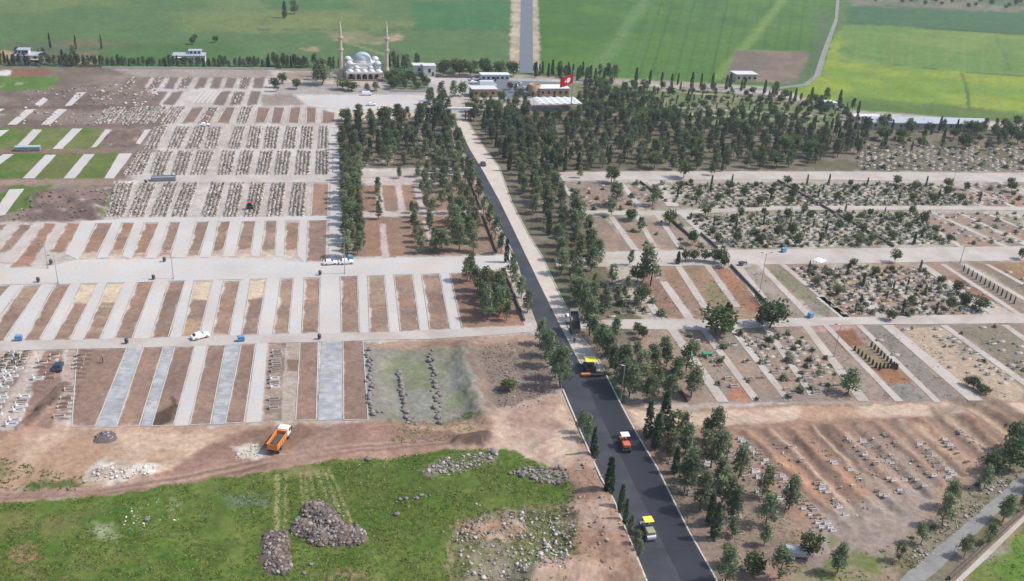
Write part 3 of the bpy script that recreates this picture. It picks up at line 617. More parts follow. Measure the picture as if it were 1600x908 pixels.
sheet('highway', [(815, -60), (832, -60), (832.5, 60), (833, 114), (811, 114), (813, 60)], M_oldasph, 0.05)
# lanes of the left half
sheet('concrete_road', [(-260, 428), (0, 419), (75, 416), (120, 406), (200, 405), (300, 404), (400, 403), (480, 410), (510, 410), (560, 405), (780, 399), (801, 397), (812, 422), (790, 424), (700, 427), (560, 431), (500, 433), (400, 436), (300, 438), (200, 441), (100, 444), (0, 445), (-260, 456)], M_conc, 0.03, 0.12)
sheet('concrete_road', [(-260, 540), (0, 533), (110, 531), (205, 529), (330, 525), (400, 523), (500, 521), (600, 519), (720, 514), (790, 511), (832, 508), (838, 518), (770, 524), (690, 529), (570, 532), (500, 534), (400, 537), (300, 541), (205, 543), (100, 546), (0, 549), (-260, 562)], M_cream, 0.03, 0.12)
sheet('concrete_road', [(130, 346), (200, 341), (400, 339), (535, 337), (540, 344), (400, 345.5), (200, 348), (120, 349)], M_conc, 0.03, 0.1)
sheet('concrete_road', [(215, 287), (228, 274), (400, 273), (530, 272), (532, 285), (400, 286)], M_cream, 0.03, 0.1)
sheet('concrete_road', [(514, 200), (529, 200), (530, 272), (514, 273)], M_conc, 0.036)
sheet('concrete_road', [(516, 287), (532, 287), (536, 337), (516, 338)], M_conc, 0.036)
sheet('concrete_road', [(515, 344), (540, 344), (536, 404), (513, 407)], M_conc, 0.036)
sheet('concrete_road', [(540, 267), (600, 268), (740, 264), (748, 274), (600, 276), (562, 277), (540, 280)], M_cream, 0.03, 0.1)
kerbs = {}
def paths(row, name, m, z, k0=1.2, k1=1.0, ext=2.0):
    for i in range(len(row) - 1):
        A, B = row[i], row[i + 1]
        sheet('concrete_path', [(A[1][0] + k0, A[1][1] - ext), (B[0][0] - k1, B[0][1] - ext), (B[3][0] - k1, B[3][1] + ext), (A[2][0] + k0, A[2][1] + ext)], m, z, 0.06)
paths(L2[1:], 'L2', M_conc, 0.022, 1.4, 1.8)
sheet('concrete_path', [(18, 445), (34, 445), (-30, 532), (-58, 532)], M_conc, 0.022, 0.06)
paths(L3[3:], 'L3', M_conc, 0.022, 1.2, 1.6, 4)
for q in ([(13, 349), (30, 349), (-6, 396), (-24, 392)], [(53, 350), (69, 349), (16, 412), (0, 410)], [(91, 349), (104, 349), (76, 394), (58, 402)]):
    sheet('concrete_path', q, M_cream, 0.022, 0.1)
for i, (A, B) in enumerate(zip(L1[:5], L1[1:5])):
    sheet('gravel_path', [(A[1][0] + 1.5, A[1][1] - 1), (B[0][0] - 1.5, B[0][1] - 1), (B[3][0] - 1.5, B[3][1] + 1), (A[2][0] + 1.5, A[2][1] + 1)], M_gravel if i != 2 else M_conc, 0.022, 0.12, 2)
sheet('concrete_path', [(401, 536), (418, 536), (408, 659), (384, 661)], M_conc, 0.022, 0.06)
sheet('gravel_path', [(502, 533), (534, 533), (535, 656), (497, 657)], M_gravel, 0.022, 0.15, 2)
def plot_kerbs(row, w=0.18, h=0.1, sides=(1, 1, 0, 1)):
    b = MB().mat(M_kerb)
    for q in row:
        pt = [P(u, v) for u, v in q]
        for k in range(4):
            if not sides[k]: continue
            a, c = pt[k], pt[(k + 1) % 4]; d = c - a
            b.box(((a.x + c.x) / 2, (a.y + c.y) / 2, h / 2 - 0.02), (d.length, w, h), rz=math.atan2(d.y, d.x))
    tag(b.build('plot_kerb'), kind='structure')
plot_kerbs(L2); plot_kerbs(L3[4:]); plot_kerbs(L1, sides=(1, 1, 1, 1)); plot_kerbs(L4 + L5 + L6 + L7, 0.25, 0.12)
# slabs laid out on the green left edge
for q in ([(71, 242), (88, 242), (54, 279), (35, 279)], [(131, 241), (148, 241), (117, 279), (99, 279)], [(186, 240), (207, 240), (178, 279), (163, 279)], [(5, 241), (22, 241), (-18, 270), (-36, 270)], [(15, 296), (38, 295), (8, 336), (-15, 340)],
          [(52, 202), (66, 203), (38, 233), (21, 233)], [(113, 201), (129, 201), (97, 233), (82, 233)], [(165, 202), (175, 203), (150, 230), (142, 231)], [(226, 203), (236, 202), (219, 226), (212, 224)], [(41, 171), (56, 171), (26, 195), (11, 195)], [(-6, 204), (15, 203), (-10, 221), (-30, 221)],
          [(91, 170), (105, 171), (78, 195), (64, 195)], [(120, 145), (135, 144), (112, 165), (101, 166)], [(68, 152), (75, 156), (65, 165), (52, 165)], [(-2, 170), (8, 170), (-6, 178), (-18, 178)]):
    sheet('concrete_path', q, M_conc, 0.04, 0.1)
for k in range(5):   # white and red kerbed rows
    o = k * 7
    sheet('marble_kerb_strip', [(316 + o, 142), (319 + o, 142), (303 + o, 161), (299.5 + o, 161)], M_kerb, 0.06)
# right half
sheet('concrete_road', [(935, 394), (1100, 391), (1600, 385), (1780, 383), (1780, 405), (1600, 407), (1300, 412), (1100, 415), (940, 417), (870, 418), (866, 404), (920, 402)], M_cream, 0.03, 0.12)
sheet('concrete_road', [(890, 501), (980, 499), (1110, 500), (1300, 496), (1600, 490), (1780, 487), (1780, 503), (1600, 505), (1300, 508), (1100, 516), (890, 513)], M_cream, 0.03, 0.12)
sheet('concrete_road', [(862, 269), (1000, 268), (1300, 268), (1600, 271), (1780, 273), (1780, 287), (1600, 285), (1300, 281), (1000, 281), (870, 283)], M_cream, 0.03, 0.12)
sheet('concrete_road', [(908, 329), (1040, 330), (1220, 322), (1500, 322), (1780, 326), (1780, 331), (1500, 328), (1220, 328), (1040, 336), (912, 336)], M_cream, 0.028, 0.1)
def diag(lst, y0, m=M_cream, z=0.02):
    for u0, u1, v1, w0, w1 in lst:
        sheet('concrete_path', [(u0 - w0 / 2, y0), (u0 + w0 / 2, y0), (u1 + w1 / 2, v1), (u1 - w1 / 2, v1)], m, z, 0.06)
diag([(1058, 1108, 490, 11, 12), (1104, 1152, 480, 10, 11), (1148, 1205, 486, 16, 20), (1186, 1268, 497, 10, 12), (1222, 1325, 497, 9, 12), (1440, 1558, 493, 13, 16), (1473, 1592, 491, 8, 10), (1506, 1640, 490, 9, 11), (1542, 1680, 488, 8, 10)], 413)
for q in ([(990, 446), (1002, 446), (1040, 499), (1026, 499)], [(1030, 440), (1043, 440), (1086, 500), (1072, 500)], [(1274, 464), (1288, 464), (1330, 497), (1314, 497)], [(1342, 466), (1356, 466), (1392, 496), (1370, 496)], [(1388, 446), (1402, 446), (1466, 495), (1448, 495)]):
    sheet('concrete_path', q, M_cream, 0.02, 0.06)
diag([(1045, 1130, 628, 14, 18), (1094, 1182, 626, 11, 13), (1140, 1232, 626, 11, 12), (1194, 1270, 618, 11, 12), (1258, 1350, 627, 12, 18), (1290, 1405, 627, 9, 13), (1342, 1466, 629, 9, 11), (1386, 1525, 626, 18, 24), (1474, 1640, 626, 11, 15), (1570, 1700, 600, 11, 14)], 508)
diag([(876, 909, 329, 7, 8), (969, 1003, 327, 7, 9), (1020, 1052, 322, 20, 20), (1440, 1540, 324, 7, 8), (1496, 1590, 326, 7, 8), (1560, 1640, 324, 7, 8), (1330, 1400, 322, 5, 6), (1240, 1290, 322, 5, 6)], 284)
diag([(950, 993, 391, 9, 11), (992, 1026, 391, 8, 9), (1024, 1064, 389, 8, 9), (1066, 1126, 390, 14, 16), (1420, 1502, 386, 7, 9), (1457, 1572, 386, 7, 9), (1498, 1610, 386, 7, 9), (1538, 1660, 384, 7, 9), (1262, 1370, 384, 9, 12)], 332)
sheet('gravel_lane', [(1405, 908), (1450, 868), (1500, 826), (1550, 782), (1600, 738), (1780, 600), (1780, 630), (1600, 766), (1560, 800), (1500, 858), (1445, 908), (1380, 1000), (1330, 1000)], M_lane, 0.03, 0.25)
sheet('canal_path', [(1492, 908), (1540, 862), (1600, 806), (1780, 650), (1780, 662), (1600, 815), (1545, 870), (1503, 908), (1420, 1000), (1404, 1000)], M_cream, 0.05)
sheet('farm_track', [(1312, -60), (1317, -60), (1309, 32), (1290, 88), (1282, 118), (1262, 134), (1200, 141), (1140, 140), (1140, 137.5), (1200, 138.5), (1256, 131), (1272, 118), (1283, 84), (1304, 30)], M_lane, 0.06)
sheet('parking_lot', [(462, 150), (600, 149), (668, 150), (674, 172), (530, 172), (482, 166)], M_conc, 0.03, 0.2)
sheet('forecourt', [(730, 124), (868, 128), (876, 146), (800, 154), (745, 148)], M_oldasph, 0.03, 0.2)
finish_flat = list(FLAT)

WALLS = [([(789, 426), (819, 502)], 'low brown stone wall beside the last wooded plot before the black road'), ([(728, 268), (752, 328)], 'low stone wall along the pine plot above the crossing path'), ([(755, 337), (776, 394)], 'low stone wall along the red earth plot below the crossing path'),
         ([(1000, 285), (1036, 311)], 'short dark wall beside the pale stone terrace'), ([(1040, 337), (1084, 375)], 'long dark wall between bare beds and the shrubby graves'), ([(1095, 366), (1121, 389)], 'short wall ending at the wide cross road above the four round trees'),
         ([(1215, 283), (1396, 386)], 'long dark diagonal wall through the overgrown graves'), ([(958, 534), (996, 594)], 'dark kerb wall left of the pine clump by the paver'), ([(1030, 569), (1074, 628)], 'dark kerb wall right of the pine clump by the paver'),
         ([(1142, 416), (1200, 478)], 'low wall along the widest pale path of the middle block'), ([(1483, 906), (1535, 858), (1600, 800), (1760, 662)], 'dark retaining wall beside the pale canal path')]
for pts, lb in WALLS: tag(strip('stone_wall', pts, 0.4, 0.8, M_wall, kind=None), lb, 'wall', 'low stone walls')
for pts, lb in (([(160, 107), (300, 107.5), (430, 108.5)], 'long pale boundary wall below the dark hedge at the back left'), ([(440, 110), (530, 111), (545, 112)], 'pale boundary wall running up to the minaret'), ([(680, 121), (760, 122)], 'dark boundary wall behind the entrance forecourt'), ([(610, 143), (668, 144)], 'scalloped white wall along the parking lot')):
    tag(strip('boundary_wall', pts, 0.4, 0.9, M_kerb if 'dark' not in lb.split('boundary')[0] else M_wall, kind=None), lb, 'wall', 'boundary walls')
ground_obj = finish_ground(finish_flat)
# ------------------------------------------------------------------ trees and shrubs
def quads(rng, cen, size, up=0.3, asp=0.55):
    """leaf sprays: one quad per row of cen, facing out and up"""
    n = len(cen); nrm = rng.normal(size=(n, 3)); nrm[:, 2] = np.abs(nrm[:, 2]) + up
    nrm /= np.linalg.norm(nrm, axis=1)[:, None]
    t = np.cross(nrm, rng.normal(size=(n, 3))); t /= np.linalg.norm(t, axis=1)[:, None]; bt = np.cross(nrm, t)
    s = (size * rng.uniform(0.6, 1.3, n))[:, None]
    a, b = t * s, bt * s * asp
    V = np.stack([cen - a - b * .4, cen - a * .1 - b, cen + a + b * .3, cen + a * .0 + b], 1).reshape(-1, 3)
    return V, np.arange(4 * n).reshape(n, 4)
def tone(rng, n, dark, light, k=None):
    w = rng.beta(1.6, 2.4, n) if k is None else k
    return (np.array(dark)[None] * (1 - w[:, None]) + np.array(light)[None] * w[:, None]) * rng.uniform(0.8, 1.2, n)[:, None]
def trunk_np(h, r, rng, limbs=0, spread=0.3, n=6):
    V = []; F = []
    def seg(a, b, r0, r1):
        a = np.array(a, float); b = np.array(b, float); d = b - a; d /= np.linalg.norm(d)
        x = np.cross(d, [0.3, 0.9, 0.2]); x /= np.linalg.norm(x); y = np.cross(d, x); o = len(V)
        for c, rr in ((a, r0), (b, r1)):
            for i in range(n): V.append(c + rr * (x * math.cos(2 * math.pi * i / n) + y * math.sin(2 * math.pi * i / n)))
        for i in range(n): F.append((o + i, o + (i + 1) % n, o + n + (i + 1) % n, o + n + i))
    p = np.zeros(3); k = 4
    for i in range(k):
        q = p + np.array([rng.normal() * 0.02 * h, rng.normal() * 0.02 * h, h / k]); seg(p, q, r * (1 - i * .22), r * (1 - (i + 1) * .22)); p = q
        if limbs and i:
            for j in range(limbs):
                a = rng.uniform(0, 6.28); L = spread * h * (1.1 - i * 0.2)
                seg(p * 0.98, p + np.array([math.cos(a) * L, math.sin(a) * L, L * 0.45]), r * 0.35, r * 0.1)
    return np.array(V), np.array(F)
PINE_D, PINE_L = C(88, 104, 78, 1.08), C(156, 166, 122, 1.08)
def crown_np(kind, seed):
    """crown of unit height kinds, in metres for a 10 m pine, 8 m cypress, 6 m broadleaf, 1 m shrub"""
    rng = np.random.default_rng(seed); cen = []; W = []
    if kind == 'pine':
        nb = int(rng.integers(58, 92)); lean = rng.normal(0, 0.5, 2); fat = rng.uniform(0.75, 1.2); gap0 = rng.uniform(0, 6.28)
        for k in range(nb):
            t = rng.uniform(0.0, 1.0) ** 0.9; z = 2.2 + 7.8 * t
            Rm = 2.5 * (math.sin(math.pi * min(1, 0.22 + 0.78 * (1 - t)) ** 1.0 * 0.52) ** 1.1) * (0.75 + 0.5 * rng.random())
            if t < 0.12: Rm *= 0.75
            r = fat * Rm * math.sqrt(rng.uniform(0.15, 1)); a = gap0 + rng.uniform(0, 5.3) + 2.2 * t
            c = np.array([r * math.cos(a) + lean[0] * t, r * math.sin(a) + lean[1] * t, z]); m = 14
            cen.append(c + rng.normal(size=(m, 3)) * [0.46, 0.46, 0.34]); W.append(np.full(m, rng.beta(1.5, 2.6)))
        cen = np.concatenate(cen); W = np.clip(np.concatenate(W) + rng.normal(0, .1, len(cen)), 0, 1)
        V, F = quads(rng, cen, 0.36, 0.4); return V, F, tone(rng, len(F), PINE_D, PINE_L, W)
    if kind == 'cypress':
        n = 430; t = rng.uniform(0, 1, n); z = 0.5 + 7.5 * t; R = 0.85 * np.sin(np.pi * np.clip(0.14 + 0.86 * (1 - t), 0, 1) * 0.62) ** 0.9
        a = rng.uniform(0, 6.28, n); r = R * np.sqrt(rng.uniform(0.35, 1, n)); cen = np.stack([r * np.cos(a), r * np.sin(a), z], 1)
        V, F = quads(rng, cen, 0.36, 0.2, 0.6); return V, F, tone(rng, n, C(58, 80, 56, 1.25), C(98, 120, 80, 1.25))
    if kind == 'broadleaf':
        for k in range(64):
            d = rng.normal(size=3); d /= np.linalg.norm(d); rr = rng.uniform(0.55, 1.0)
            c = np.array([0, 0, 3.7]) + d * rr * [2.5, 2.5, 2.1] * rng.uniform(0.8, 1.1); m = 11
            cen.append(c + rng.normal(size=(m, 3)) * 0.42); W.append(np.full(m, rng.beta(2, 2)))
        cen = np.concatenate(cen); W = np.clip(np.concatenate(W) + rng.normal(0, .1, len(cen)), 0, 1)
        V, F = quads(rng, cen, 0.34, 0.4, 0.7); return V, F, tone(rng, len(F), C(70, 90, 56, 1.4), C(122, 140, 88, 1.4), W)
    if kind == 'shrub':
        nb = 16
        for k in range(nb):
            a = rng.uniform(0, 6.28); r = rng.uniform(0, 0.55); z = rng.uniform(0.15, 0.85) * (1 - r * 0.5)
            cen.append(np.array([r * math.cos(a), r * math.sin(a), z]) + rng.normal(size=(7, 3)) * 0.12); W.append(np.full(7, rng.beta(1.8, 2)))
        cen = np.concatenate(cen); W = np.concatenate(W)
        V, F = quads(rng, cen, 0.19, 0.9, 0.7); return V, F, tone(rng, len(F), C(98, 110, 84, 1.15), C(160, 166, 134, 1.15), W)
KH = {'pine': 10.0, 'cypress': 8.0, 'broadleaf': 6.0, 'shrub': 1.0}
NV = {'pine': 14, 'cypress': 4, 'broadleaf': 4, 'shrub': 6}
CN = {k: [crown_np(k, 100 * j + len(k)) for j in range(NV[k])] for k in KH}
CM_ = {}; TM = {}; WHOLE = {}
for k in KH:
    for j, (V, F, c) in enumerate(CN[k]):
        CM_[k, j] = mesh_np(k + '_crown', V, F, np.repeat(c, 4, 0), [M_leaf])
        rng = np.random.default_rng(j)
        if k != 'shrub':
            tv, tf = trunk_np({'pine': 8.6, 'cypress': 6.0, 'broadleaf': 4.2}[k], {'pine': 0.19, 'cypress': 0.13, 'broadleaf': 0.16}[k], rng, 3 if k != 'cypress' else 0, 0.2 if k == 'pine' else 0.3)
            TM[k, j] = mesh_np(k + '_trunk', tv, tf, None, [M_bark])
            WHOLE[k, j] = mesh_np(k + '_tree', np.concatenate([V, tv]), np.concatenate([F, tf + len(V)]), np.concatenate([np.repeat(c, 4, 0), np.ones((len(tv), 3)) * 0.1]), [M_leaf, M_bark], np.concatenate([np.zeros(len(F)), np.ones(len(tf))]))
NAMES = {'pine': ('pine_tree', 'pine tree'), 'cypress': ('cypress_tree', 'cypress'), 'broadleaf': ('broadleaf_tree', 'tree'), 'shrub': ('shrub', 'shrub')}
count = {}
DEFER = []
def tree(kind, pos, h, label, group, wide=1.0, far=False, j=None):
    """one tree; near ones are an Empty with trunk and crown, far ones a single mesh"""
    rnd = random.Random(int(pos[0] * 1000) ^ int(pos[1] * 777))
    j = rnd.randrange(NV[kind]) if j is None else j
    if kind == 'pine' and group: h *= rnd.uniform(0.72, 1.05)
    s = h / KH[kind]; nm, cat = NAMES[kind]; z = gz(pos[0], pos[1])
    sc = (s * wide * rnd.uniform(0.9, 1.1), s * wide * rnd.uniform(0.9, 1.1), s); rot = rnd.uniform(0, 6.28)
    if kind == 'shrub':
        o = link(nm, CM_[kind, j] if kind == 'shrub' else WHOLE[kind, j], None, (pos[0], pos[1], z), rot); o.scale = sc
        return tag(o, label, cat, group)
    r = empty(nm, (pos[0], pos[1], z), rot, label, cat, group); r.scale = sc
    link('trunk', TM[kind, j], r); link('crown', CM_[kind, j], r)
    return r
def scatter(px, gap, n=None, seed=1, jitter=True, avoid=()):
    """darts inside a ground polygon, at least gap metres apart"""
    w = wp(px); X0 = min(p[0] for p in w); X1 = max(p[0] for p in w); Y0 = min(p[1] for p in w); Y1 = max(p[1] for p in w)
    rng = np.random.default_rng(seed); N = int(14 * (X1 - X0) * (Y1 - Y0) / (gap * gap)) + 60
    xs = rng.uniform(X0, X1, N); ys = rng.uniform(Y0, Y1, N); ok = inside(w, xs, ys)
    for a in avoid: ok &= ~inside(wp(a), xs, ys)
    out = []; cell = {}
    for x, y, k in zip(xs, ys, ok):
        if not k: continue
        cx, cy = int(x // gap), int(y // gap)
        if any((x - q[0]) ** 2 + (y - q[1]) ** 2 < gap * gap for i in (-1, 0, 1) for jj in (-1, 0, 1) for q in cell.get((cx + i, cy + jj), ())): continue
        cell.setdefault((cx, cy), []).append((x, y)); out.append((x, y))
        if n and len(out) >= n: break
    return out
RN = random.Random(11)
# --- hand placed roadside trees: (u, v, kind, height)
row_left = [(712, 205, 'pine', 9), (716, 228, 'pine', 9), (724, 246, 'pine', 10), (734, 268, 'pine', 9), (742, 290, 'pine', 10), (752, 310, 'pine', 9.5), (760, 334, 'pine', 9), (769, 352, 'pine', 9.5), (777, 374, 'pine', 9), (786, 396, 'pine', 9), (795, 410, 'cypress', 8),
            (802, 432, 'pine', 9), (808, 448, 'pine', 8.5), (818, 466, 'pine', 9), (828, 488, 'pine', 9), (843, 538, 'pine', 8), (852, 556, 'pine', 9), (858, 572, 'pine', 9), (868, 590, 'pine', 9), (876, 606, 'pine', 10.5),
            (908, 676, 'pine', 6), (917, 690, 'pine', 6.5), (926, 712, 'cypress', 7), (933, 716, 'pine', 4.5), (950, 772, 'cypress', 8.5), (956, 770, 'cypress', 4.5), (969, 800, 'cypress', 6.5), (976, 818, 'cypress', 5.5), (984, 834, 'pine', 4), (994, 858, 'pine', 5), (999, 868, 'pine', 3)]
for i, (u, v, k, h) in enumerate(row_left):
    if v < 500: u -= 4; h *= 0.96
    p = P(u, v); tree(k, p, h, '%s %s from the gate along the left kerb of the black road' % (nth(i), 'slim dark cypress' if k == 'cypress' else 'dark green pine'), 'trees on the left side of the black road', 0.85 if h < 8.2 else 0.95)
row_right = [(893, 474, 'pine', 10), (902, 486, 'pine', 9), (912, 500, 'pine', 10), (918, 524, 'pine', 10), (926, 536, 'pine', 9), (934, 548, 'pine', 10), (944, 556, 'pine', 9), (950, 574, 'pine', 10), (957, 585, 'pine', 9.5), (966, 600, 'pine', 10), (972, 612, 'pine', 9.5), (980, 620, 'pine', 8.5)]
for i, (u, v, k, h) in enumerate(row_right):
    u += 3
    tree(k, P(u, v), h, '%s tall pine after the raised tipper truck on the right kerb' % nth(i), 'trees on the right side of the black road')
single = [(1016, 446, 'pine', 12, 1.05, 'large dark pine over the red bed by the wide cross road'), (1004, 440, 'pine', 7, 1.1, 'smaller round pine in front of the large dark pine'), (1120, 522, 'broadleaf', 7.5, 1.5, 'big bright green spreading tree beside two cypresses at the middle lane'), (1131, 518, 'cypress', 8.5, 0.9, 'left of the two slim cypresses at the middle lane'), (1136, 516, 'cypress', 7.5, 0.9, 'right of the two slim cypresses at the middle lane'),
          (1203, 512, 'broadleaf', 8, 1.25, 'round grey-green tree between the wide path and the blue bin'), (1186, 508, 'broadleaf', 3, 1.0, 'small dark round tree left of the grey-green round tree'), (1325, 614, 'pine', 6.5, 1.35, 'lone umbrella pine standing at the end of the long beds'),
          (1264, 868, 'broadleaf', 5, 0.95, 'lone round tree beside the dark picnic table'), (1176, 898, 'broadleaf', 4.5, 1.0, 'small round tree at the bottom right of the road'), (1132, 912, 'pine', 7.5, 0.9, 'dark conical pine at the lower edge right of the asphalt'),
          (735, 438, 'pine', 9, 0.8, 'pointed pine at the corner of the wooded plot by the wide road'), (729, 440, 'pine', 7, 0.9, 'leftmost pine of the wooded plot by the wide road'), (690, 392, 'pine', 7, 1.7, 'broad flat-topped pine at the bottom of the red earth plots'), (1035, 676, 'cypress', 10.5, 1.0, 'tall dark cypress at the corner of the dirt track'), (1024, 684, 'pine', 6, 0.9, 'small pine left of the tall corner cypress'),
          (794, 610, 'broadleaf', 3.0, 1.5, 'lone green bush on the brown rubble plot'), (1512, 602, 'broadleaf', 2.4, 1.2, 'round dark bush in a group of three on the right pale beds'), (1521, 606, 'broadleaf', 3.0, 1.0, 'tallest bush in a group of three on the right pale beds'), (1534, 613, 'broadleaf', 2.0, 2.0, 'low bright green bush in a group of three on the right pale beds'),
          (995, 521, 'broadleaf', 3.2, 0.8, 'small round yellow-green bush on the middle lane'), (1003, 530, 'broadleaf', 3.8, 0.8, 'second round yellow-green bush just below the middle lane'), (960, 530, 'pine', 6, 1.1, 'soft green pine below the middle lane by the white graves'),
          (1390, 500, 'broadleaf', 3, 1.2, 'dark round bush on the edge of the middle lane'), (1398, 410, 'broadleaf', 5, 0.7, 'small round tree on the lower edge of the wide cross road'), (1595, 405, 'broadleaf', 4, 0.8, 'small dark tree at the right end of the wide cross road'), (984, 414, 'pine', 5, 0.8, 'thin young pine at the left end of the wide cross road'),
          (1059, 412, 'cypress', 4, 1.6, 'pointed bush left of the four round trees'), (1071, 408, 'broadleaf', 4, 0.85, 'first of the round trees in a row on the cross road'), (1084, 408, 'broadleaf', 4, 0.85, 'second of the round trees in a row on the cross road'), (1100, 408, 'broadleaf', 4.2, 0.85, 'third of the round trees in a row on the cross road'), (1116, 410, 'broadleaf', 4.6, 0.9, 'fourth of the round trees in a row on the cross road'), (1126, 411, 'broadleaf', 4.8, 0.85, 'fifth and widest of the round trees in a row on the cross road'), (1131, 418, 'broadleaf', 4, 0.9, 'low round tree below the row on the cross road'),
          (1530, 484, 'broadleaf', 4.5, 1.2, 'bright bushy tree at the end of the overgrown beds'), (1506, 476, 'broadleaf', 4.5, 1.0, 'bushy tree left of the bright tree at the overgrown beds'), (1068, 278, 'broadleaf', 8, 0.9, 'yellow-green tree on the upper gravel lane'), (1112, 274, 'broadleaf', 5, 0.6, 'thin tree right of the yellow-green tree on the upper lane'), (955, 286, 'broadleaf', 7, 0.9, 'dark round tree on the left end of the upper lane'), (906, 278, 'pine', 5, 0.9, 'small tree where the upper lane meets the wood'),
          (1020, 322, 'pine', 8, 1.2, 'round pine on the mid lane beside the dark wall'), (962, 322, 'pine', 8.5, 1.3, 'broad dark pine over the upper mid lane path'), (955, 336, 'pine', 6, 1.2, 'lower pine below the broad dark pine'), (986, 344, 'broadleaf', 4, 1.3, 'low round tree left of the bare beds'), (1000, 362, 'pine', 5, 1.0, 'small pine on the pale path of the bare beds'), (1082, 382, 'broadleaf', 5, 0.9, 'round tree at the end of the long dark wall'), (1046, 350, 'broadleaf', 5, 1.1, 'round tree at the top of the long dark wall'),
          (445, 28, 'cypress', 11, 1.4, 'left one of the far pair of dark trees in the fields'), (460, 22, 'pine', 9, 1.2, 'right one of the far pair of dark trees in the fields')]
for (u, v, k, h, w, lb) in single: tree(k, P(u, v), h, lb, None, w)
# shrub bed by the young hedge: two files of small yellow-green cypresses
hedge = [(1335 + 5.6 * k, 548 + 4.3 * k) for k in range(8)] + [(1361 + 5.0 * k, 542 + 4.4 * k) for k in range(9)] + [(1368 + 6.2 * k, 575) for k in range(6)]
for k, (u, v) in enumerate(hedge): tree('cypress', P(u, v), 1.5, 'young yellow-green conifer in the clipped file around one bed', 'young conifers round the hedged bed', 1.7, True)
for k in range(13):
    tree('cypress', P(1505 + k * 6.6, 424 + k * 4.2), 2.2, 'small dark conifer in the file along the right hand grey bed', 'small conifers along the grey bed', 1.0, True)
for k in range(8):
    tree('cypress', P(1180 + k * 2.2, 466 + k * 2.4), 2.4, 'small dark cypress in the file beside the orange bed', 'small cypresses beside the orange bed', 0.8, True)
# --- clumps and woods: (polygon, gap, kinds, height range, label, group, far)
PW = []
def clump(px, gap, kinds, h, label, group, seed, far=False, n=None, wide=1.0, avoid=()):
    for (x, y) in scatter(px, gap, n, seed, avoid=avoid):
        k = RN.choice(kinds); PW.append((math.hypot(x, y), k, (x, y), RN.uniform(*h), label.replace('@', {'pine': 'pine', 'cypress': 'cypress', 'broadleaf': 'broadleaf tree'}[k]), group, far, wide))
clump([(536, 262), (560, 262), (564, 400), (540, 402)], 3.0, ['pine'], (6.5, 8.5), 'dense dark @ in the tall double row beside the grey lane', 'double row of pines', 1)
clump([(533, 200), (552, 200), (553, 262), (533, 262)], 4.2, ['pine', 'pine', 'cypress'], (6, 8), '@ at the left edge of the walled wood above the cream lane', 'left edge of the walled wood', 2)
clump([(552, 198), (690, 190), (712, 258), (552, 262)], 5.5, ['pine', 'pine', 'pine', 'cypress'], (6.5, 9.5), '@ of the walled wood above the cream lane', 'trees of the walled wood', 3)
clump([(536, 188), (640, 186), (684, 182), (688, 192), (536, 196)], 5.5, ['pine', 'broadleaf', 'pine'], (5, 8), '@ in the front row of the walled wood by the parking lot', 'front row of the walled wood', 4)
clump([(666, 160), (690, 150), (704, 190), (722, 240), (744, 290), (735, 300), (706, 250), (690, 200)], 5.0, ['pine'], (6, 8), 'dark @ crowding the road just inside the gate', 'pines crowding the gate', 5)
clump([(664, 268), (712, 266), (742, 340), (752, 396), (716, 398), (700, 350)], 4.4, ['pine'], (6.5, 9.5), 'dark @ in the wooded plot left of the black road', 'pines of the red earth plots', 6)
clump([(640, 330), (646, 330), (664, 398), (652, 398)], 4.0, ['pine'], (5, 7), '@ in the narrow file on the red earth plots, left file', 'left file on the red plots', 7)
clump([(652, 270), (660, 270), (690, 400), (676, 400)], 4.6, ['pine'], (5, 7.5), '@ in the narrow file on the red earth plots, right file', 'right file on the red plots', 8)
clump([(587, 298), (594, 298), (596, 345), (588, 345)], 4.2, ['pine'], (4.5, 6), 'small @ beside the pale path next to the double row', 'small pines by the pale path', 9)
clump([(612, 276), (660, 274), (668, 283), (612, 283)], 5.0, ['pine'], (3.5, 5), 'small @ on the cream lane at the top of the red plots', 'small pines on the cream lane', 10)
clump([(742, 452), (782, 448), (796, 502), (762, 506)], 3.4, ['pine'], (6.5, 9), '@ in the middle of the wooded plot by the wide road', 'pines of the wooded plot', 12)
clump([(856, 388), (900, 392), (938, 398), (938, 412), (900, 440), (912, 480), (892, 466)], 4.5, ['pine'], (7, 9.5), '@ in the belt beside the cream roadbed, above the raised tipper', 'belt beside the cream roadbed', 13, wide=1.05)
clump([(746, 196), (790, 190), (860, 268), (900, 330), (932, 388), (880, 392), (858, 372), (812, 300), (786, 250)], 4.6, ['pine', 'pine', 'pine', 'cypress'], (6.5, 9.5), '@ in the dense belt right of the road below the gate', 'dense belt below the gate', 14, wide=1.05)
clump([(905, 440), (1000, 440), (1010, 490), (930, 498)], 5.0, ['pine', 'broadleaf', 'pine'], (4, 8), '@ among the graves beside the middle lane', 'trees beside the middle lane', 15)
clump([(990, 570), (1040, 545), (1085, 590), (1080, 626), (1010, 632)], 4.6, ['pine'], (6, 8.5), 'soft green @ in the clump right of the yellow paver', 'clump right of the paver', 16, wide=1.15)
clump([(1000, 680), (1075, 676), (1112, 690), (1120, 740), (1150, 800), (1130, 850), (1100, 850), (1070, 790), (1030, 720)], 3.8, ['pine', 'pine', 'cypress'], (6, 9.5), 'dark @ in the strip along the right kerb near the rollers', 'strip near the rollers', 17)
clump([(1112, 690), (1180, 740), (1240, 800), (1215, 850), (1140, 860), (1130, 780)], 5.0, ['pine', 'pine', 'pine'], (6, 9), '@ over the white graves below the reddish slope', 'trees over the white graves', 18)
clump([(1360, 908), (1400, 872), (1470, 800), (1530, 745), (1600, 690), (1610, 715), (1540, 765), (1480, 820), (1400, 900)], 5.2, ['pine', 'broadleaf', 'pine'], (5, 7.5), '@ along the upper side of the gravel lane', 'upper side of the gravel lane', 19)
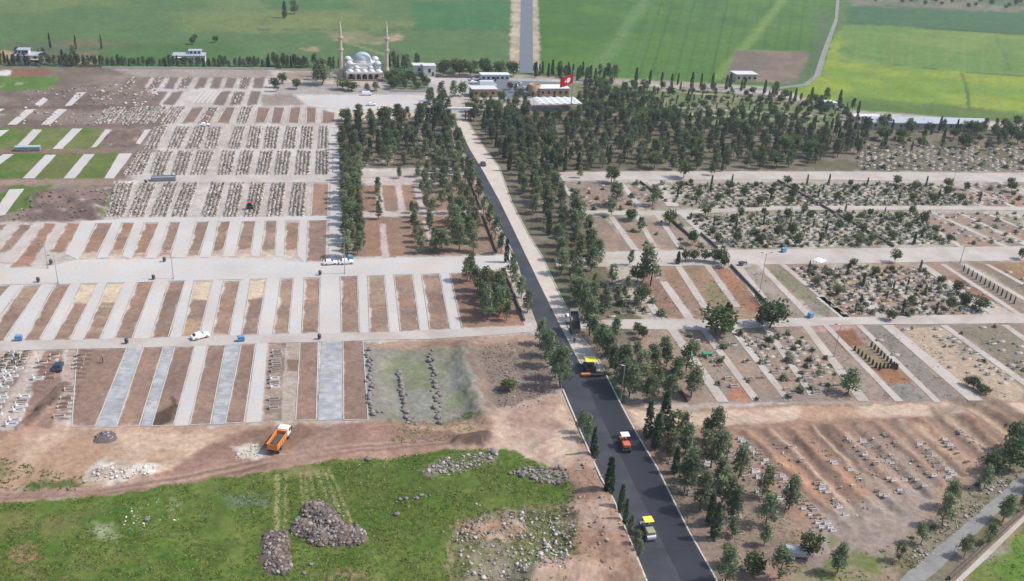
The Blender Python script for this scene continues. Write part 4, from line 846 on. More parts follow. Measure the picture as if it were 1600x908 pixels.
clump([(1490, 890), (1520, 840), (1580, 790), (1640, 740), (1650, 760), (1590, 808), (1540, 850)], 5.0, ['pine', 'pine'], (5.5, 8), '@ between the gravel lane and the canal path', 'lower side of the gravel lane', 20)
clump([(1130, 876), (1230, 880), (1240, 905), (1140, 908)], 9, ['pine'], (5, 7), '@ at the lower edge between graves and gravel lane', 'lower edge trees', 21, n=3)
clump([(1300, 880), (1350, 870), (1340, 906), (1300, 908)], 8, ['pine'], (5, 7), '@ on the grass left of the gravel lane', 'grass verge trees', 22, n=3)
clump([(905, 152), (1000, 152), (1060, 188), (1000, 196), (900, 186)], 5.0, ['pine', 'pine', 'broadleaf'], (4.5, 7), '@ packed right of the white canopy', 'trees right of the white canopy', 44, True)
clump([(735, 154), (820, 158), (826, 172), (740, 168)], 5.0, ['pine', 'pine', 'broadleaf'], (4, 6), '@ just below the tan gate house', 'trees just below the gate house', 45, True)
clump([(795, 140), (832, 140), (836, 156), (800, 156)], 6.0, ['broadleaf', 'pine'], (3, 4.5), '@ between the gate house and the round hall', 'trees between gate house and hall', 46, True)
clump([(905, 134), (930, 136), (950, 150), (915, 152)], 5.0, ['pine', 'broadleaf'], (3.5, 5.5), '@ right of the tall flagpole', 'trees right of the flagpole', 47, True)
AV = [[(905, 206), (960, 212), (950, 222), (905, 214)], [(970, 138), (1180, 150), (1180, 160), (970, 150)]]
clump([(770, 182), (880, 192), (1000, 194), (1240, 194), (1336, 208), (1330, 240), (1240, 264), (1000, 266), (866, 266), (800, 200)], 4.9, ['pine'] * 7 + ['cypress', 'broadleaf'], (5.5, 8.2), '@ of the big wood above the upper gravel lane', 'big wood above the upper lane', 23, True, wide=1.0, avoid=AV)
clump([(728, 172), (760, 174), (880, 184), (1000, 190), (860, 192), (740, 190)], 5.5, ['pine', 'broadleaf', 'pine'], (4.5, 7), '@ in front of the tan gate house', 'trees before the gate house', 24, True, avoid=[[(826, 160), (918, 164), (918, 190), (826, 184)]])
clump([(1330, 200), (1600, 206), (1700, 210), (1700, 244), (1480, 232), (1340, 244)], 8.0, ['pine', 'broadleaf', 'cypress'], (4, 7.5), '@ over the far graves below the grey shed', 'trees over the far graves', 25, True)
clump([(920, 132), (1010, 137), (1190, 148), (1325, 168), (1330, 200), (1240, 192), (1010, 186), (920, 172)], 5.4, ['pine', 'broadleaf', 'broadleaf', 'cypress', 'pine'], (2.5, 5.2), '@ in the laid out garden beyond the wood', 'garden trees', 26, True)
clump([(-20, 102), (160, 105), (420, 107), (420, 103), (160, 101), (-20, 98)], 2.6, ['pine', 'pine', 'pine', 'cypress', 'pine', 'pine'], (3.6, 5.6), 'dark @ in the hedge line along the back left boundary', 'back left hedge line', 27, True)
clump([(420, 106), (530, 109), (530, 105), (420, 102)], 2.8, ['pine', 'pine', 'pine', 'cypress'], (4.5, 7), '@ in the hedge between the houses and the minarets', 'hedge left of the mosque', 28, True)
clump([(608, 110), (660, 112), (660, 102), (608, 101)], 4.6, ['pine', 'cypress'], (6, 8), '@ in the hedge right of the minarets', 'hedge right of the mosque', 29, True)
clump([(684, 118), (806, 121), (806, 112), (684, 110)], 5.6, ['broadleaf'], (6, 8.5), 'bright round @ along the boundary behind the forecourt', 'bright trees behind the forecourt', 30, True)
clump([(834, 121), (962, 130), (962, 123), (834, 114)], 3.6, ['pine', 'cypress'], (6, 8.5), 'dark @ along the wheat edge behind the flag', 'dark trees behind the flag', 31, True)
clump([(980, 131), (1160, 144), (1200, 152), (1200, 147), (1160, 138), (980, 126)], 7.0, ['cypress'], (6, 9), 'slim @ along the wheat edge beyond the garden', 'slim cypresses on the wheat edge', 32, True)
clump([(1200, 156), (1320, 172), (1340, 182), (1340, 174), (1320, 164), (1200, 148)], 6.5, ['pine', 'cypress'], (5, 8), '@ in the corner by the small white shed', 'corner by the white shed', 33, True)
clump([(1330, 190), (1400, 205), (1600, 214), (1600, 208), (1540, 204), (1400, 198)], 7.5, ['pine', 'broadleaf'], (4, 6.5), '@ along the front of the long grey shed', 'front of the grey shed', 34, True)
clump([(1540, 205), (1600, 206), (1700, 212), (1700, 202), (1600, 198), (1545, 198)], 6.5, ['pine', 'broadleaf'], (5, 7), '@ at the right end of the long grey shed', 'end of the grey shed', 35, True)
clump([(604, 122), (668, 124), (670, 140), (606, 140)], 4.2, ['broadleaf', 'broadleaf', 'pine'], (3.5, 6), '@ in the mosque garden', 'mosque garden trees', 36, True)
clump([(416, 128), (436, 126), (490, 140), (490, 144), (430, 144)], 8, ['pine', 'broadleaf'], (4, 6.5), '@ at the corner before the mosque', 'corner before the mosque', 37, True)
clump([(490, 120), (512, 122), (512, 132), (490, 130)], 6, ['pine'], (6, 8), '@ left of the mosque', 'left of the mosque', 38, True)
clump([(-20, 90), (20, 92), (120, 96), (120, 102), (-20, 102)], 8, ['pine', 'cypress'], (5, 7), '@ round the white house on the far left', 'round the far left house', 39, True)
clump([(1340, -14), (1600, -4), (1700, 4), (1700, 18), (1600, 16), (1470, 12), (1340, 4)], 15, ['broadleaf'], (4, 6), 'small orchard @ in the far top right corner', 'far orchard', 40, True)
clump([(300, 62), (345, 60), (345, 70), (300, 70)], 12, ['broadleaf'], (3, 5), 'low @ on the far left field', 'low trees on the far field', 41, True)
for i, (u, v) in enumerate(((79, 75), (119, 77), (159, 76))): tree('cypress', P(u, v + 1), 8.2 - i * .3, '%s of three tall lone cypresses on the far left field' % nth(i), 'three tall far cypresses', 0.6, True)
tree('pine', P(116, 98), 9, 'dark cone-shaped tree below the middle tall cypress', None, 0.8, True); tree('pine', P(70, 100), 8, 'dark cone-shaped tree right of the white house', None, 0.8, True)
tree('broadleaf', P(536, 140), 6, 'bright round tree before the left minaret', None, 1.3, True); tree('broadleaf', P(550, 142), 4.5, 'low bright tree beside the mosque steps', None, 1.6, True); tree('pine', P(588, 142), 4.5, 'dark bush below the mosque portico', None, 1.8, True); tree('pine', P(574, 143), 4, 'dark low bush at the mosque steps', None, 1.8, True); tree('pine', P(503, 132), 12, 'broad dark tree left of the mosque', None, 1.5, True)
tree('pine', P(708, 152), 8, 'dark tree at the left end of the tan gate house', None, 1.1, True); tree('broadleaf', P(722, 150), 7, 'brownish tree next to the tan gate house', None, 0.8, True)
tree('cypress', P(1128, 268), 7.5, 'slim lone cypress on the upper lane', None, 0.8, True); tree('cypress', P(882, 268), 9, 'slim dark cypress standing before the big wood', None, 0.8, True)
# nearest 290 pines stay single trees; the rest of the far wood reads as one mass
PW.sort(key=lambda t: t[0]); used = {}; rest = []
used['pine'] = sum(1 for r in row_left + row_right + [s for s in single] if r[2] == 'pine')
for d, k, p, h, lb, g, far, wd in PW:
    used[k] = used.get(k, 0) + 1
    if k == 'pine' and used[k] > 296: rest.append((k, p, h, wd)); continue
    tree(k, p, h, lb, g, wd, far or d > 330)
def join_stuff(name, items, mats, lookup=None):
    VV = []; FF = []; CC_ = []; o = 0
    for V, F, c in items: VV.append(V); FF.append(F + o); CC_.append(c); o += len(V)
    return tag(link(name, mesh_np(name, np.concatenate(VV), np.concatenate(FF), np.concatenate(CC_), mats)), kind='stuff')
def placed(V, F, c, p, s, rz=0.0, z=None):
    cz, sz = math.cos(rz), math.sin(rz); sx, sy, sz_ = s
    x = V[:, 0] * sx; y = V[:, 1] * sy
    return np.stack([x * cz - y * sz + p[0], x * sz + y * cz + p[1], V[:, 2] * sz_ + (gz(p[0], p[1]) if z is None else z)], 1), F, c
if rest:
    items = []
    for k, p, h, wd in rest:
        V, F, c = CN[k][RN.randrange(NV[k])]; s = h / KH[k]
        items.append(placed(V, F, np.repeat(c * RN.uniform(0.8, 1.2), 4, 0), p, (s * wd, s * wd, s), RN.uniform(0, 6.28)))
        tv, tf = trunk_np(8.6, 0.19, np.random.default_rng(5)); items.append(placed(tv, tf, np.full((len(tv), 3), 0.09), p, (s, s, s)))
    tag(join_stuff('far_pine_wood', items, [M_leaf]), 'far mass of dark pines filling the back of the wood', 'wood')
# ------------------------------------------------------------------ shrubs over the right hand graves
SH = []
def shrubs(px, gap, h, label, group, seed, wide=(0.8, 1.3)):
    for p in scatter(px, gap, None, seed): SH.append((math.hypot(*p), p, RN.uniform(*h), RN.uniform(*wide), label, group))
O1 = [(1052, 288), (1440, 288), (1520, 320), (1230, 321), (1100, 326), (1044, 316)]
O1b = [(1440, 288), (1700, 290), (1700, 320), (1525, 321)]
O2 = [(1072, 338), (1210, 331), (1420, 331), (1490, 382), (1130, 388)]
O2b = [(1420, 332), (1700, 334), (1700, 380), (1500, 382)]
O3 = [(1236, 418), (1436, 418), (1540, 490), (1400, 494), (1330, 494), (1290, 462)]
O4 = [(1192, 520), (1256, 522), (1340, 618), (1250, 618)]
shrubs(O1, 2.5, (0.6, 1.7), 'grey-green shrub over the crowded graves of the upper right block', 'shrubs of the upper right block', 1)
shrubs(O1b, 5.5, (1.0, 2.2), 'shrub in the far right beds below the upper gravel lane', 'shrubs of the far right beds', 2)
shrubs(O2, 2.4, (0.6, 1.8), 'grey-green shrub over the crowded graves above the wide cross road', 'shrubs above the wide cross road', 3)
shrubs(O2b, 6.0, (0.9, 1.8), 'shrub in the right hand beds above the wide cross road', 'shrubs right above the cross road', 4)
shrubs(O3, 2.6, (0.6, 1.7), 'shrub in the overgrown beds between the cross road and the middle lane', 'shrubs of the overgrown beds', 5)
shrubs(O4, 3.4, (0.7, 1.9), 'shrub among the graves left of the lone umbrella pine', 'shrubs left of the umbrella pine', 6)
shrubs([(905, 440), (1000, 445), (1036, 496), (940, 496)], 4.6, (1.0, 2.4), 'bush among the graves next to the middle lane', 'bushes next to the middle lane', 7)
shrubs([(875, 286), (1040, 288), (1040, 328), (910, 328)], 6, (1.0, 2.2), 'bush on the bare beds below the upper gravel lane', 'bushes on the upper bare beds', 8)
shrubs([(940, 336), (1050, 338), (1110, 388), (990, 390)], 7, (0.8, 1.8), 'bush on the bare beds above the parked van', 'bushes above the parked van', 9)
shrubs([(1046, 520), (1190, 516), (1240, 624), (1130, 626)], 7.5, (0.8, 2.0), 'bush on the brown beds below the middle lane', 'bushes below the middle lane', 10)
shrubs([(1410, 512), (1700, 508), (1700, 600), (1600, 606)], 9, (0.6, 1.3), 'low bush on the pale beds at the far right', 'low bushes on the pale beds', 11)
shrubs([(1010, 132), (1320, 166), (1320, 196), (1010, 188)], 7, (0.8, 2.2), 'clipped bush of the laid out garden', 'garden bushes', 12)
shrubs([(1340, 216), (1700, 220), (1700, 266), (1340, 266)], 6, (1, 2.2), 'bush over the far graves under the grey shed', 'bushes over the far graves', 13)
shrubs([(1450, 850), (1500, 800), (1560, 760), (1520, 748), (1420, 840)], 5, (0.5, 1.2), 'low bush on the verge of the gravel lane', 'verge bushes', 14)
for O, n, sd in ((O1, 60, 1), (O2, 55, 2), (O3, 26, 3), (O1b, 12, 4)):
    for p in scatter(O, 6.5, n, 50 + sd):
        k = RN.choice(['cypress', 'broadleaf', 'broadleaf']); tree(k, p, RN.uniform(2.4, 4.6), 'small %s rising over the shrubby graves right of the avenue' % ('pointed cypress' if k == 'cypress' else 'round tree'), 'little trees over the shrubby graves', 0.9)
SH.sort(key=lambda t: t[0]); items = []
for i, (d, p, h, wd, lb, g) in enumerate(SH):
    if i < 285: tree('shrub', p, h, lb, g, wd)
    else:
        V, F, c = CN['shrub'][i % NV['shrub']]
        items.append(placed(V, F, np.repeat(c * RN.uniform(0.75, 1.25), 4, 0), p, (h * wd, h * wd, h), RN.uniform(0, 6.28)))
if items: tag(join_stuff('far_shrubbery', items, [M_leaf]), 'far shrubs spread over the upper right graves', 'shrubs')

# ------------------------------------------------------------------ graves
def grave_meshes(kind):
    b = MB()
    if kind == 0:          # stone frame round earth
        b.mat(M_stone)
        for y in (-0.5, 0.5): b.box((0, y, 0.17), (2.1, 0.12, 0.34))
        for x in (-1.0, 1.0): b.box((x, 0, 0.17), (0.12, 0.88, 0.34))
        b.mat(M_soil).box((0, 0, 0.1), (1.88, 0.88, 0.24))
    elif kind == 1:        # marble tomb with two steps
        b.mat(M_marble).box((0, 0, 0.13), (2.2, 1.1, 0.26)).box((0, 0, 0.40), (1.9, 0.8, 0.275))
        b.mat(M_soil).box((0.1, 0, 0.45), (1.3, 0.46, 0.20))
    elif kind == 2:        # heaped earth with a small surround
        b.mat(M_soil).box((0, 0, 0.18), (2.0, 0.9, 0.4), top=(0.7, 0.4)); b.mat(M_stone).box((-1.05, 0, 0.12), (0.1, 0.8, 0.24)).box((1.05, 0, 0.12), (0.1, 0.8, 0.24))
    body = b.mesh('grave')
    h = MB().mat(M_marble if kind == 1 else M_stone)
    hh = (0.85, 1.25, 0.6)[kind]
    prof = [(-0.33, 0), (0.33, 0), (0.33, hh * .8), (0.16, hh * .97), (0, hh), (-0.16, hh * .97), (-0.33, hh * .8)]
    h.extr(prof, -0.07, 0.07, Matrix.Translation((-1.0, 0, 0.05)) @ Matrix.Rotation(R_(90), 4, 'Z'))
    head = h.mesh('headstone')
    f = MB().mat(M_marble if kind == 1 else M_stone); f.extr([(x * .8, z * .55) for x, z in prof], -0.06, 0.06, Matrix.Translation((1.0, 0, 0.05)) @ Matrix.Rotation(R_(90), 4, 'Z'))
    return body, head, f.mesh('footstone')
GM = [grave_meshes(k) for k in range(3)]
GRV = []
def grid(q, dx, dy):
    A, B, Cc, Dd = [P(u, v) for u, v in q]
    w = ((B - A).length + (Cc - Dd).length) / 2; l = ((Dd - A).length + (Cc - B).length) / 2
    nx = max(1, round(w / dx)); ny = max(1, round(l / dy)); out = []
    for j in range(ny):
        for i in range(nx):
            s, t = (i + 0.5) / nx, (j + 0.5) / ny
            p = A.lerp(B, s).lerp(Dd.lerp(Cc, s), t); out.append((p.x, p.y))
    return out
def graves(q, dx, dy, fill, kinds, label, group, jit=0.2, rz=None, sc=(0.85, 1.05)):
    for p in grid(q, dx, dy):
        if RN.random() > fill: continue
        p = (p[0] + RN.uniform(-jit, jit), p[1] + RN.uniform(-jit, jit))
        GRV.append((math.hypot(*p), p, RN.choice(kinds), (ACROSS_A if rz is None else rz) + RN.uniform(-.06, .06), RN.uniform(*sc), label, group))
RA = ROAD_A
g1 = 'white marble grave in the crowded plot at the lower left edge'
graves([(14, 549), (50, 548), (30, 590), (-20, 592)], 1.95, 1.2, 0.95, [1, 1, 1, 0], g1, 'white graves at the lower left edge', 0.35, sc=(0.7, 0.9))
graves([(-25, 585), (26, 580), (0, 660), (-60, 664)], 1.95, 1.2, 0.95, [1, 1, 1, 0], g1, 'white graves at the lower left edge', 0.35, sc=(0.7, 0.9))
graves([(26, 620), (54, 615), (36, 668), (2, 670)], 2.5, 1.7, 0.8, [1, 1, 0], 'pale grave between the two brown tracks at the lower left', 'graves between the brown tracks')
graves([(62, 560), (96, 550), (84, 600), (46, 604)], 2.8, 1.9, 0.35, [2, 1, 2], 'freshly heaped grave near the parked dark car', 'fresh graves near the dark car')
graves([(120, 548), (138, 548), (100, 656), (84, 656)], 2.8, 1.8, 0.6, [2, 2, 0], 'fresh earth grave in the long dug row left of the gravel paths', 'fresh graves in the dug row')
graves([(421, 537), (447, 536), (440, 656), (411, 657)], 2.6, 1.75, 0.7, [0, 0, 1], 'stone framed grave in the single column above the orange tipper', 'graves above the orange tipper')
gw = 'white grave under the pines below the reddish slope'
graves([(1040, 720), (1110, 715), (1180, 850), (1120, 860)], 2.9, 2.0, 0.5, [1, 0, 0], gw, 'white graves under the pines', 0.7, sc=(.7, .9))
graves([(1120, 690), (1150, 690), (1240, 790), (1190, 800)], 2.5, 1.8, 0.6, [1, 0, 0], gw, 'white graves under the pines', 0.5, sc=(.7, .9))
for (a, b, c, d, f) in (((1196, 684), (1204, 684), (1330, 800), (1318, 802), .4), ((1262, 690), (1270, 690), (1390, 800), (1380, 802), .35), ((1310, 676), (1318, 676), (1420, 772), (1410, 775), .4), ((1372, 672), (1380, 672), (1475, 756), (1466, 760), .4), ((1452, 672), (1460, 672), (1525, 730), (1515, 734), .4), ((1150, 684), (1168, 684), (1312, 832), (1286, 832), 0.95), ((1225, 695), (1236, 694), (1335, 812), (1320, 815), 0.35), ((1282, 703), (1294, 703), (1395, 775), (1378, 782), 0.6), ((1335, 682), (1348, 681), (1450, 762), (1432, 768), 0.65), ((1428, 690), (1444, 690), (1500, 748), (1480, 756), 0.65), ((1490, 668), (1504, 668), (1545, 705), (1530, 712), 0.4)):
    graves([a, b, c, d], 1.75, 1.15, f, [1, 0, 0, 2], 'small pale grave in a long file on the reddish slope', 'graves on the reddish slope', 0.3, sc=(0.5, 0.72))
graves([(1125, 870), (1180, 862), (1240, 890), (1190, 905)], 4, 3, 0.3, [0, 1], 'grave by the lower edge between the trees', 'graves by the lower edge', 0.8)
# right blocks
b4 = 'stone framed grave on the beds below the middle lane'
for i, (q, f) in enumerate((([(965, 540), (990, 540), (1060, 622), (1030, 626)], 0.35), ([(1150, 520), (1190, 520), (1250, 618), (1236, 620)], 0.55), ([(1206, 520), (1250, 520), (1330, 618), (1272, 620)], 0.6), ([(1400, 512), (1440, 512), (1560, 608), (1530, 618)], 0.18), ([(1440, 512), (1470, 511), (1600, 600), (1570, 610)], 0.5), ([(1490, 510), (1560, 510), (1640, 570), (1600, 590)], 0.25), ([(1110, 526), (1136, 524), (1226, 622), (1190, 624)], 0.2), ([(1055, 522), (1090, 522), (1170, 622), (1134, 624)], 0.12), ([(1345, 514), (1384, 510), (1500, 622), (1466, 625)], 0.05))):
    graves(q, 3.0, 2.0, f, [0, 0, 2], b4, 'graves below the middle lane', 0.4)
b3 = 'stone framed grave in the overgrown beds beyond the middle lane'
for q, f in ((O3[:0] + [(1236, 418), (1440, 418), (1550, 492), (1310, 492)], 0.75), ([(905, 440), (990, 440), (1026, 498), (930, 498)], 0.3), ([(1454, 416), (1476, 414), (1590, 490), (1566, 492)], 0.3), ([(1550, 412), (1640, 412), (1640, 470), (1620, 470)], 0.2)):
    graves(q, 3.0, 2.0, f, [0, 0, 1], b3, 'graves beyond the middle lane', 0.5)
far_g = 'far grave in the fields of graves'
for q, f in ((O1[:1] + [(1440, 288), (1530, 320), (1100, 324)], 0.9), ([(1072, 338), (1420, 332), (1495, 382), (1128, 388)], 0.9), ([(1430, 334), (1640, 336), (1640, 382), (1505, 382)], 0.25), ([(1450, 288), (1640, 290), (1640, 320), (1530, 320)], 0.3), ([(880, 288), (1000, 288), (1030, 326), (910, 326)], 0.15), ([(1340, 224), (1640, 232), (1640, 268), (1340, 266)], 0.4)):
    graves(q, 3.0, 2.2, f, [0, 0, 1], far_g, 'far graves', 0.5)
graves([(550, 198), (690, 192), (712, 258), (550, 262)], 3.2, 2.4, 0.25, [0, 1], 'pale grave in the walled wood', 'graves in the walled wood', 0.5)
for row, f in (([L9[4], L9[8], L8[6]], 0.2), (L4[:9], 0.9), (L5, 0.92), (L6, 0.9), ([L7[0], L7[1], L7[2], L7[3], L7[7]], 0.8), ([L7[5]], 0.4), ([L9[0], L9[2]], 0.2), ([L8[0], L8[2]], 0.15)):
    for q in row: graves([(q[0][0] - 1, q[0][1] - 1), (q[1][0] + 1, q[1][1] - 1), (q[2][0] + 1, q[2][1] + 1), (q[3][0] - 1, q[3][1] + 1)], 1.3, 1.35, f, [0, 0, 0, 1], far_g, 'far graves', 0.2, RA, (0.72, 0.92))
graves([(160, 170), (250, 168), (230, 192), (150, 193)], 2, 1.6, 0.6, [0, 1], far_g, 'far graves', 0.3, RA)
GRV.sort(key=lambda t: t[0])
BX = np.array([[x, y, z] for z in (0, 1) for x, y in ((-.5, -.5), (.5, -.5), (.5, .5), (-.5, .5))]); BF = np.array([[4, 5, 6, 7], [0, 1, 5, 4], [1, 2, 6, 5], [2, 3, 7, 6], [3, 0, 4, 7]])
rngG = np.random.default_rng(4); items = []; PLANTS = []
for i, (d, p, k, rz, s, lb, g) in enumerate(GRV):
    z = gz(*p)
    if i < 295:
        o = link('grave', GM[k][0], None, (p[0], p[1], z), rz); o.scale = (s, s, s); tag(o, lb, 'grave', g)
        link('headstone', GM[k][1], o)
        if k == 1: link('footstone', GM[k][2], o)
        continue
    right = p[0] > 20
    t = rngG.random(); base = np.array(C(206, 196, 186)) * rngG.uniform(0.8 if right else 0.55, 1.3) * (np.array([1.0, 0.97, 0.93]) if t < .4 else 1)
    fillc = np.array(C(112, 96, 84)) if rngG.random() < .55 and not right else np.array(C(176, 164, 150)) if right and rngG.random() < .7 else np.array(C(92, 94, 78)) if rngG.random() < 0.75 else np.array(C(190, 180, 170))
    c, sn = math.cos(rz), math.sin(rz)
    for (cx, cy, sx, sy, h, col) in ((0, 0, 2.0, 0.95, 0.28, base), (0.08, 0, 1.72, 0.68, 0.33, fillc), (-0.98, 0, 0.14, 0.7, 0.7 * rngG.uniform(.7, 1.3), base * 1.08)):
        V = BX * [sx, sy, h] + [cx, cy, 0]; V = V * s
        W_ = np.stack([V[:, 0] * c - V[:, 1] * sn + p[0], V[:, 0] * sn + V[:, 1] * c + p[1], V[:, 2] + z], 1)
        items.append((W_, BF, np.repeat(col[None], 8, 0)))
    if rngG.random() < (0.5 if g == 'far graves' and rz > 1 else 0.3):
        h = rngG.uniform(0.35, 0.95); a = rngG.uniform(-.5, .5)
        V, F, cc = CN['shrub'][i % NV['shrub']]; V = V[:160]; F = F[:40]; cc = cc[:40]
        PLANTS.append(placed(V, F, np.repeat(cc * rngG.uniform(0.4, 0.95), 4, 0), (p[0] + a * c, p[1] + a * sn), (h * 1.05, h * 1.05, h), rngG.uniform(0, 6)))
tag(join_stuff('far_graves', items, [M_graves]), 'thousands of far graves packed in columns', 'graves')
tag(join_stuff('grave_plants', PLANTS, [M_leaf]), 'small dark plants growing on the far graves', 'plants')

# ------------------------------------------------------------------ stones
def rock_np(seed):
    bm = bmesh.new(); bmesh.ops.create_cube(bm, size=2.0); bmesh.ops.subdivide_edges(bm, edges=bm.edges[:], cuts=1, use_grid_fill=True)
    r = np.random.default_rng(seed); V = np.array([v.co.normalized()[:] for v in bm.verts]); V *= r.uniform(0.68, 1.15, (len(V), 1)); V *= r.uniform(0.7, 1.1, 3)
    F = np.array([[v.index for v in f.verts] for f in bm.faces]); bm.free(); return V, F
RK = [rock_np(k) for k in range(7)]; RKM = [mesh_np('rock', V, F, None, [M_rock]) for V, F in RK]
def boulder_row(px, n, size, label, group):
    q = [P(u, v) for u, v in px]; seg = [(b - a).length for a, b in zip(q, q[1:])]; L = sum(seg)
    for i in range(n):
        s = (i + RN.uniform(0.1, 0.9)) / n * L
        for a, b, l in zip(q, q[1:], seg):
            if s <= l: p = a.lerp(b, s / l); break
            s -= l
        x, y = p.x + RN.gauss(0, .45), p.y + RN.gauss(0, .3); r = RN.uniform(*size)
        o = link('boulder', RKM[RN.randrange(7)], None, (x, y, gz(x, y) + r * 0.35), RN.uniform(0, 6)); o.scale = (r, r, r * .85); tag(o, label, 'boulder', group)
boulder_row([(572, 546), (580, 580), (578, 610), (580, 646), (602, 646)], 34, (0.35, 0.8), 'grey boulder in the leftmost stone row beside the brown bed', 'leftmost boulder row')
boulder_row([(624, 574), (626, 596), (632, 618), (636, 651), (654, 662)], 32, (0.35, 0.8), 'grey boulder in the middle stone row across the hollow', 'middle boulder row')
boulder_row([(672, 547), (680, 579), (684, 616), (688, 658)], 34, (0.35, 0.85), 'grey boulder in the right stone row below the dark bank', 'right boulder row')
boulder_row([(618, 812 - 30), (640, 780), (672, 772)], 8, (0.25, 0.45), 'small stone in the short arc on the grass', 'stone arc on the grass')
for i, (u, v, r, lb) in enumerate(((620, 803, 0.55, 'pale stone alone on the grass right of the rubble heaps'), (486, 881, 0.45, 'pale stone on the grass right of the tall rubble heap'), (575, 718, 0.8, 'pale flat stone at the edge of the brown track'), (230, 811, 0.7, 'white stone on the left grass'), (475, 895, 0.45, 'pale stone near the lower edge of the grass'), (772, 708, 0.9, 'pale upright stone at the top of the grass'), (692, 832, 0.35, 'small stone at the edge of the rubble field'))):
    p = P(u, v); o = link('boulder', RKM[i % 7], None, (p.x, p.y, gz(p.x, p.y) + r * .3), i); o.scale = (r, r, r * .7); tag(o, lb, 'boulder')
def rubble(name, px, n, size, cols, label, mounds=(), seed=1):
    """a heap nobody could count: earth cones with broken rock on them"""
    rng = np.random.default_rng(seed); items = []; w = wp(px); xs = [p[0] for p in w]; ys = [p[1] for p in w]
    ms = [(P(u, v), r, h) for u, v, r, h in mounds]
    def zat(x, y): return max([0] + [h * max(0, 1 - math.hypot(x - c.x, y - c.y) / r) ** 0.8 for c, r, h in ms])
    for c, r, h in ms:
        V = [(c.x, c.y, h + gz(c.x, c.y))]; Fq = []
        for k in range(1, 5):
            for i in range(16):
                a = i * math.pi / 8; rr = r * k / 4 * (1 + .12 * math.sin(3 * a + r)); V.append((c.x + rr * math.cos(a), c.y + rr * math.sin(a), gz(c.x, c.y) + h * (1 - k / 4) ** 0.8 - (0.15 if k == 4 else 0)))
        for i in range(16):
            Fq.append((0, 1 + i, 1 + (i + 1) % 16, 1 + (i + 1) % 16)) if False else None
            for k in range(3): Fq.append((1 + k * 16 + i, 1 + (k + 1) * 16 + i, 1 + (k + 1) * 16 + (i + 1) % 16, 1 + k * 16 + (i + 1) % 16))
        V[0] = (c.x, c.y, V[0][2])
        for i in range(0, 16, 2): Fq.append((0, 1 + i, 1 + (i + 1) % 16, 1 + (i + 2) % 16))
        items.append((np.array(V), np.array(Fq), np.repeat(np.array(cols[0])[None] * 0.85, len(V), 0)))
    k = 0; tries = 0
    while k < n and tries < n * 30:
        tries += 1; x, y = rng.uniform(min(xs), max(xs)), rng.uniform(min(ys), max(ys))
        if ms:
            if zat(x, y) < 0.05 and rng.random() > 0.12: continue
        if not inside(w, np.array([x]), np.array([y]))[0]: continue
        if not ms and vnoise(np.array([x * .22]), np.array([y * .22]), seed)[0] < rng.random() * 0.9: continue
        V, F = RK[k % 7]; sink = (0.05 if ms else 0.3); r = (size[0] + (size[1] - size[0]) * rng.random() ** 2.5) * rng.uniform(0.7, 1.3); a = rng.uniform(0, 6.28)
        c = np.array(cols[rng.integers(len(cols))]) * rng.uniform(0.75, 1.25)
        items.append(placed(V, F, np.repeat(c[None], len(V), 0), (x, y), (r, r * rng.uniform(.7, 1.2), r * .8), a, z=gz(x, y) + zat(x, y) + r * sink)); k += 1
    return tag(join_stuff(name, items, [M_rubble]), label, 'rubble')
RC = [C(128, 112, 102), C(146, 134, 126), C(116, 104, 98), C(172, 162, 154)]
rubble('rubble_heap', [(412, 832), (450, 830), (456, 890), (440, 900), (414, 892)], 380, (0.1, 0.52), RC, 'narrow tall heap of purple-brown rubble on the grass', [(432, 845, 2.8, 1.2), (430, 868, 3.0, 1.0), (434, 884, 2.4, 0.9)], 1)
rubble('rubble_heap', [(452, 835), (474, 796), (490, 778), (520, 782), (556, 812), (574, 838), (560, 856), (520, 862), (492, 856)], 950, (0.1, 0.52), RC, 'wide heap of purple-brown rubble on the grass', [(490, 797, 2.6, 1.4), (474, 825, 2.6, 1.0), (510, 810, 2.8, 1.3), (500, 840, 2.6, 1.2), (530, 835, 3.2, 1.3), (554, 838, 2.6, 1.1)], 2)
rubble('scattered_stones', [(660, 738), (690, 716), (770, 704), (782, 712), (760, 728), (700, 744)], 420, (0.1, 0.45), [C(190, 180, 172), C(168, 156, 148), C(146, 138, 130)], 'band of pale broken stone on the grass below the track', (), 3)
rubble('scattered_stones', [(796, 740), (826, 730), (884, 732), (892, 752), (860, 758)], 130, (0.2, 0.55), [C(162, 152, 146), C(140, 132, 128)], 'grey boulders at the foot of the sandy spoil', (), 4)
rubble('scattered_stones', [(705, 840), (760, 806), (830, 800), (890, 800), (900, 850), (880, 905), (730, 905)], 800, (0.08, 0.42), [C(180, 172, 162), C(156, 148, 136), C(206, 200, 192)], 'stones strewn over the weedy rubble field', (), 5)
rubble('scattered_stones', [(742, 545), (836, 530), (850, 590), (840, 640), (770, 640)], 240, (0.12, 0.34), [C(190, 170, 156), C(166, 148, 136)], 'small pale stones on the brown plot left of the road', (), 6)
rubble('scattered_stones', [(140, 735), (250, 726), (230, 748), (150, 754)], 120, (0.12, 0.4), [C(232, 224, 214), C(206, 196, 184)], 'white stones spilling over the pale track edge', (), 7)
rubble('scattered_stones', [(365, 700), (398, 692), (420, 706), (400, 716), (372, 716)], 60, (0.1, 0.35), [C(220, 210, 196)], 'pale rubble on the track behind the orange tipper', (), 8)
rubble('scattered_stones', [(145, 680), (165, 672), (182, 676), (178, 690), (152, 690)], 60, (0.15, 0.4), [C(128, 116, 112), C(166, 160, 158)], 'small dark pile of stones below the gravel path', [(165, 684, 2.4, 1.0)], 9)
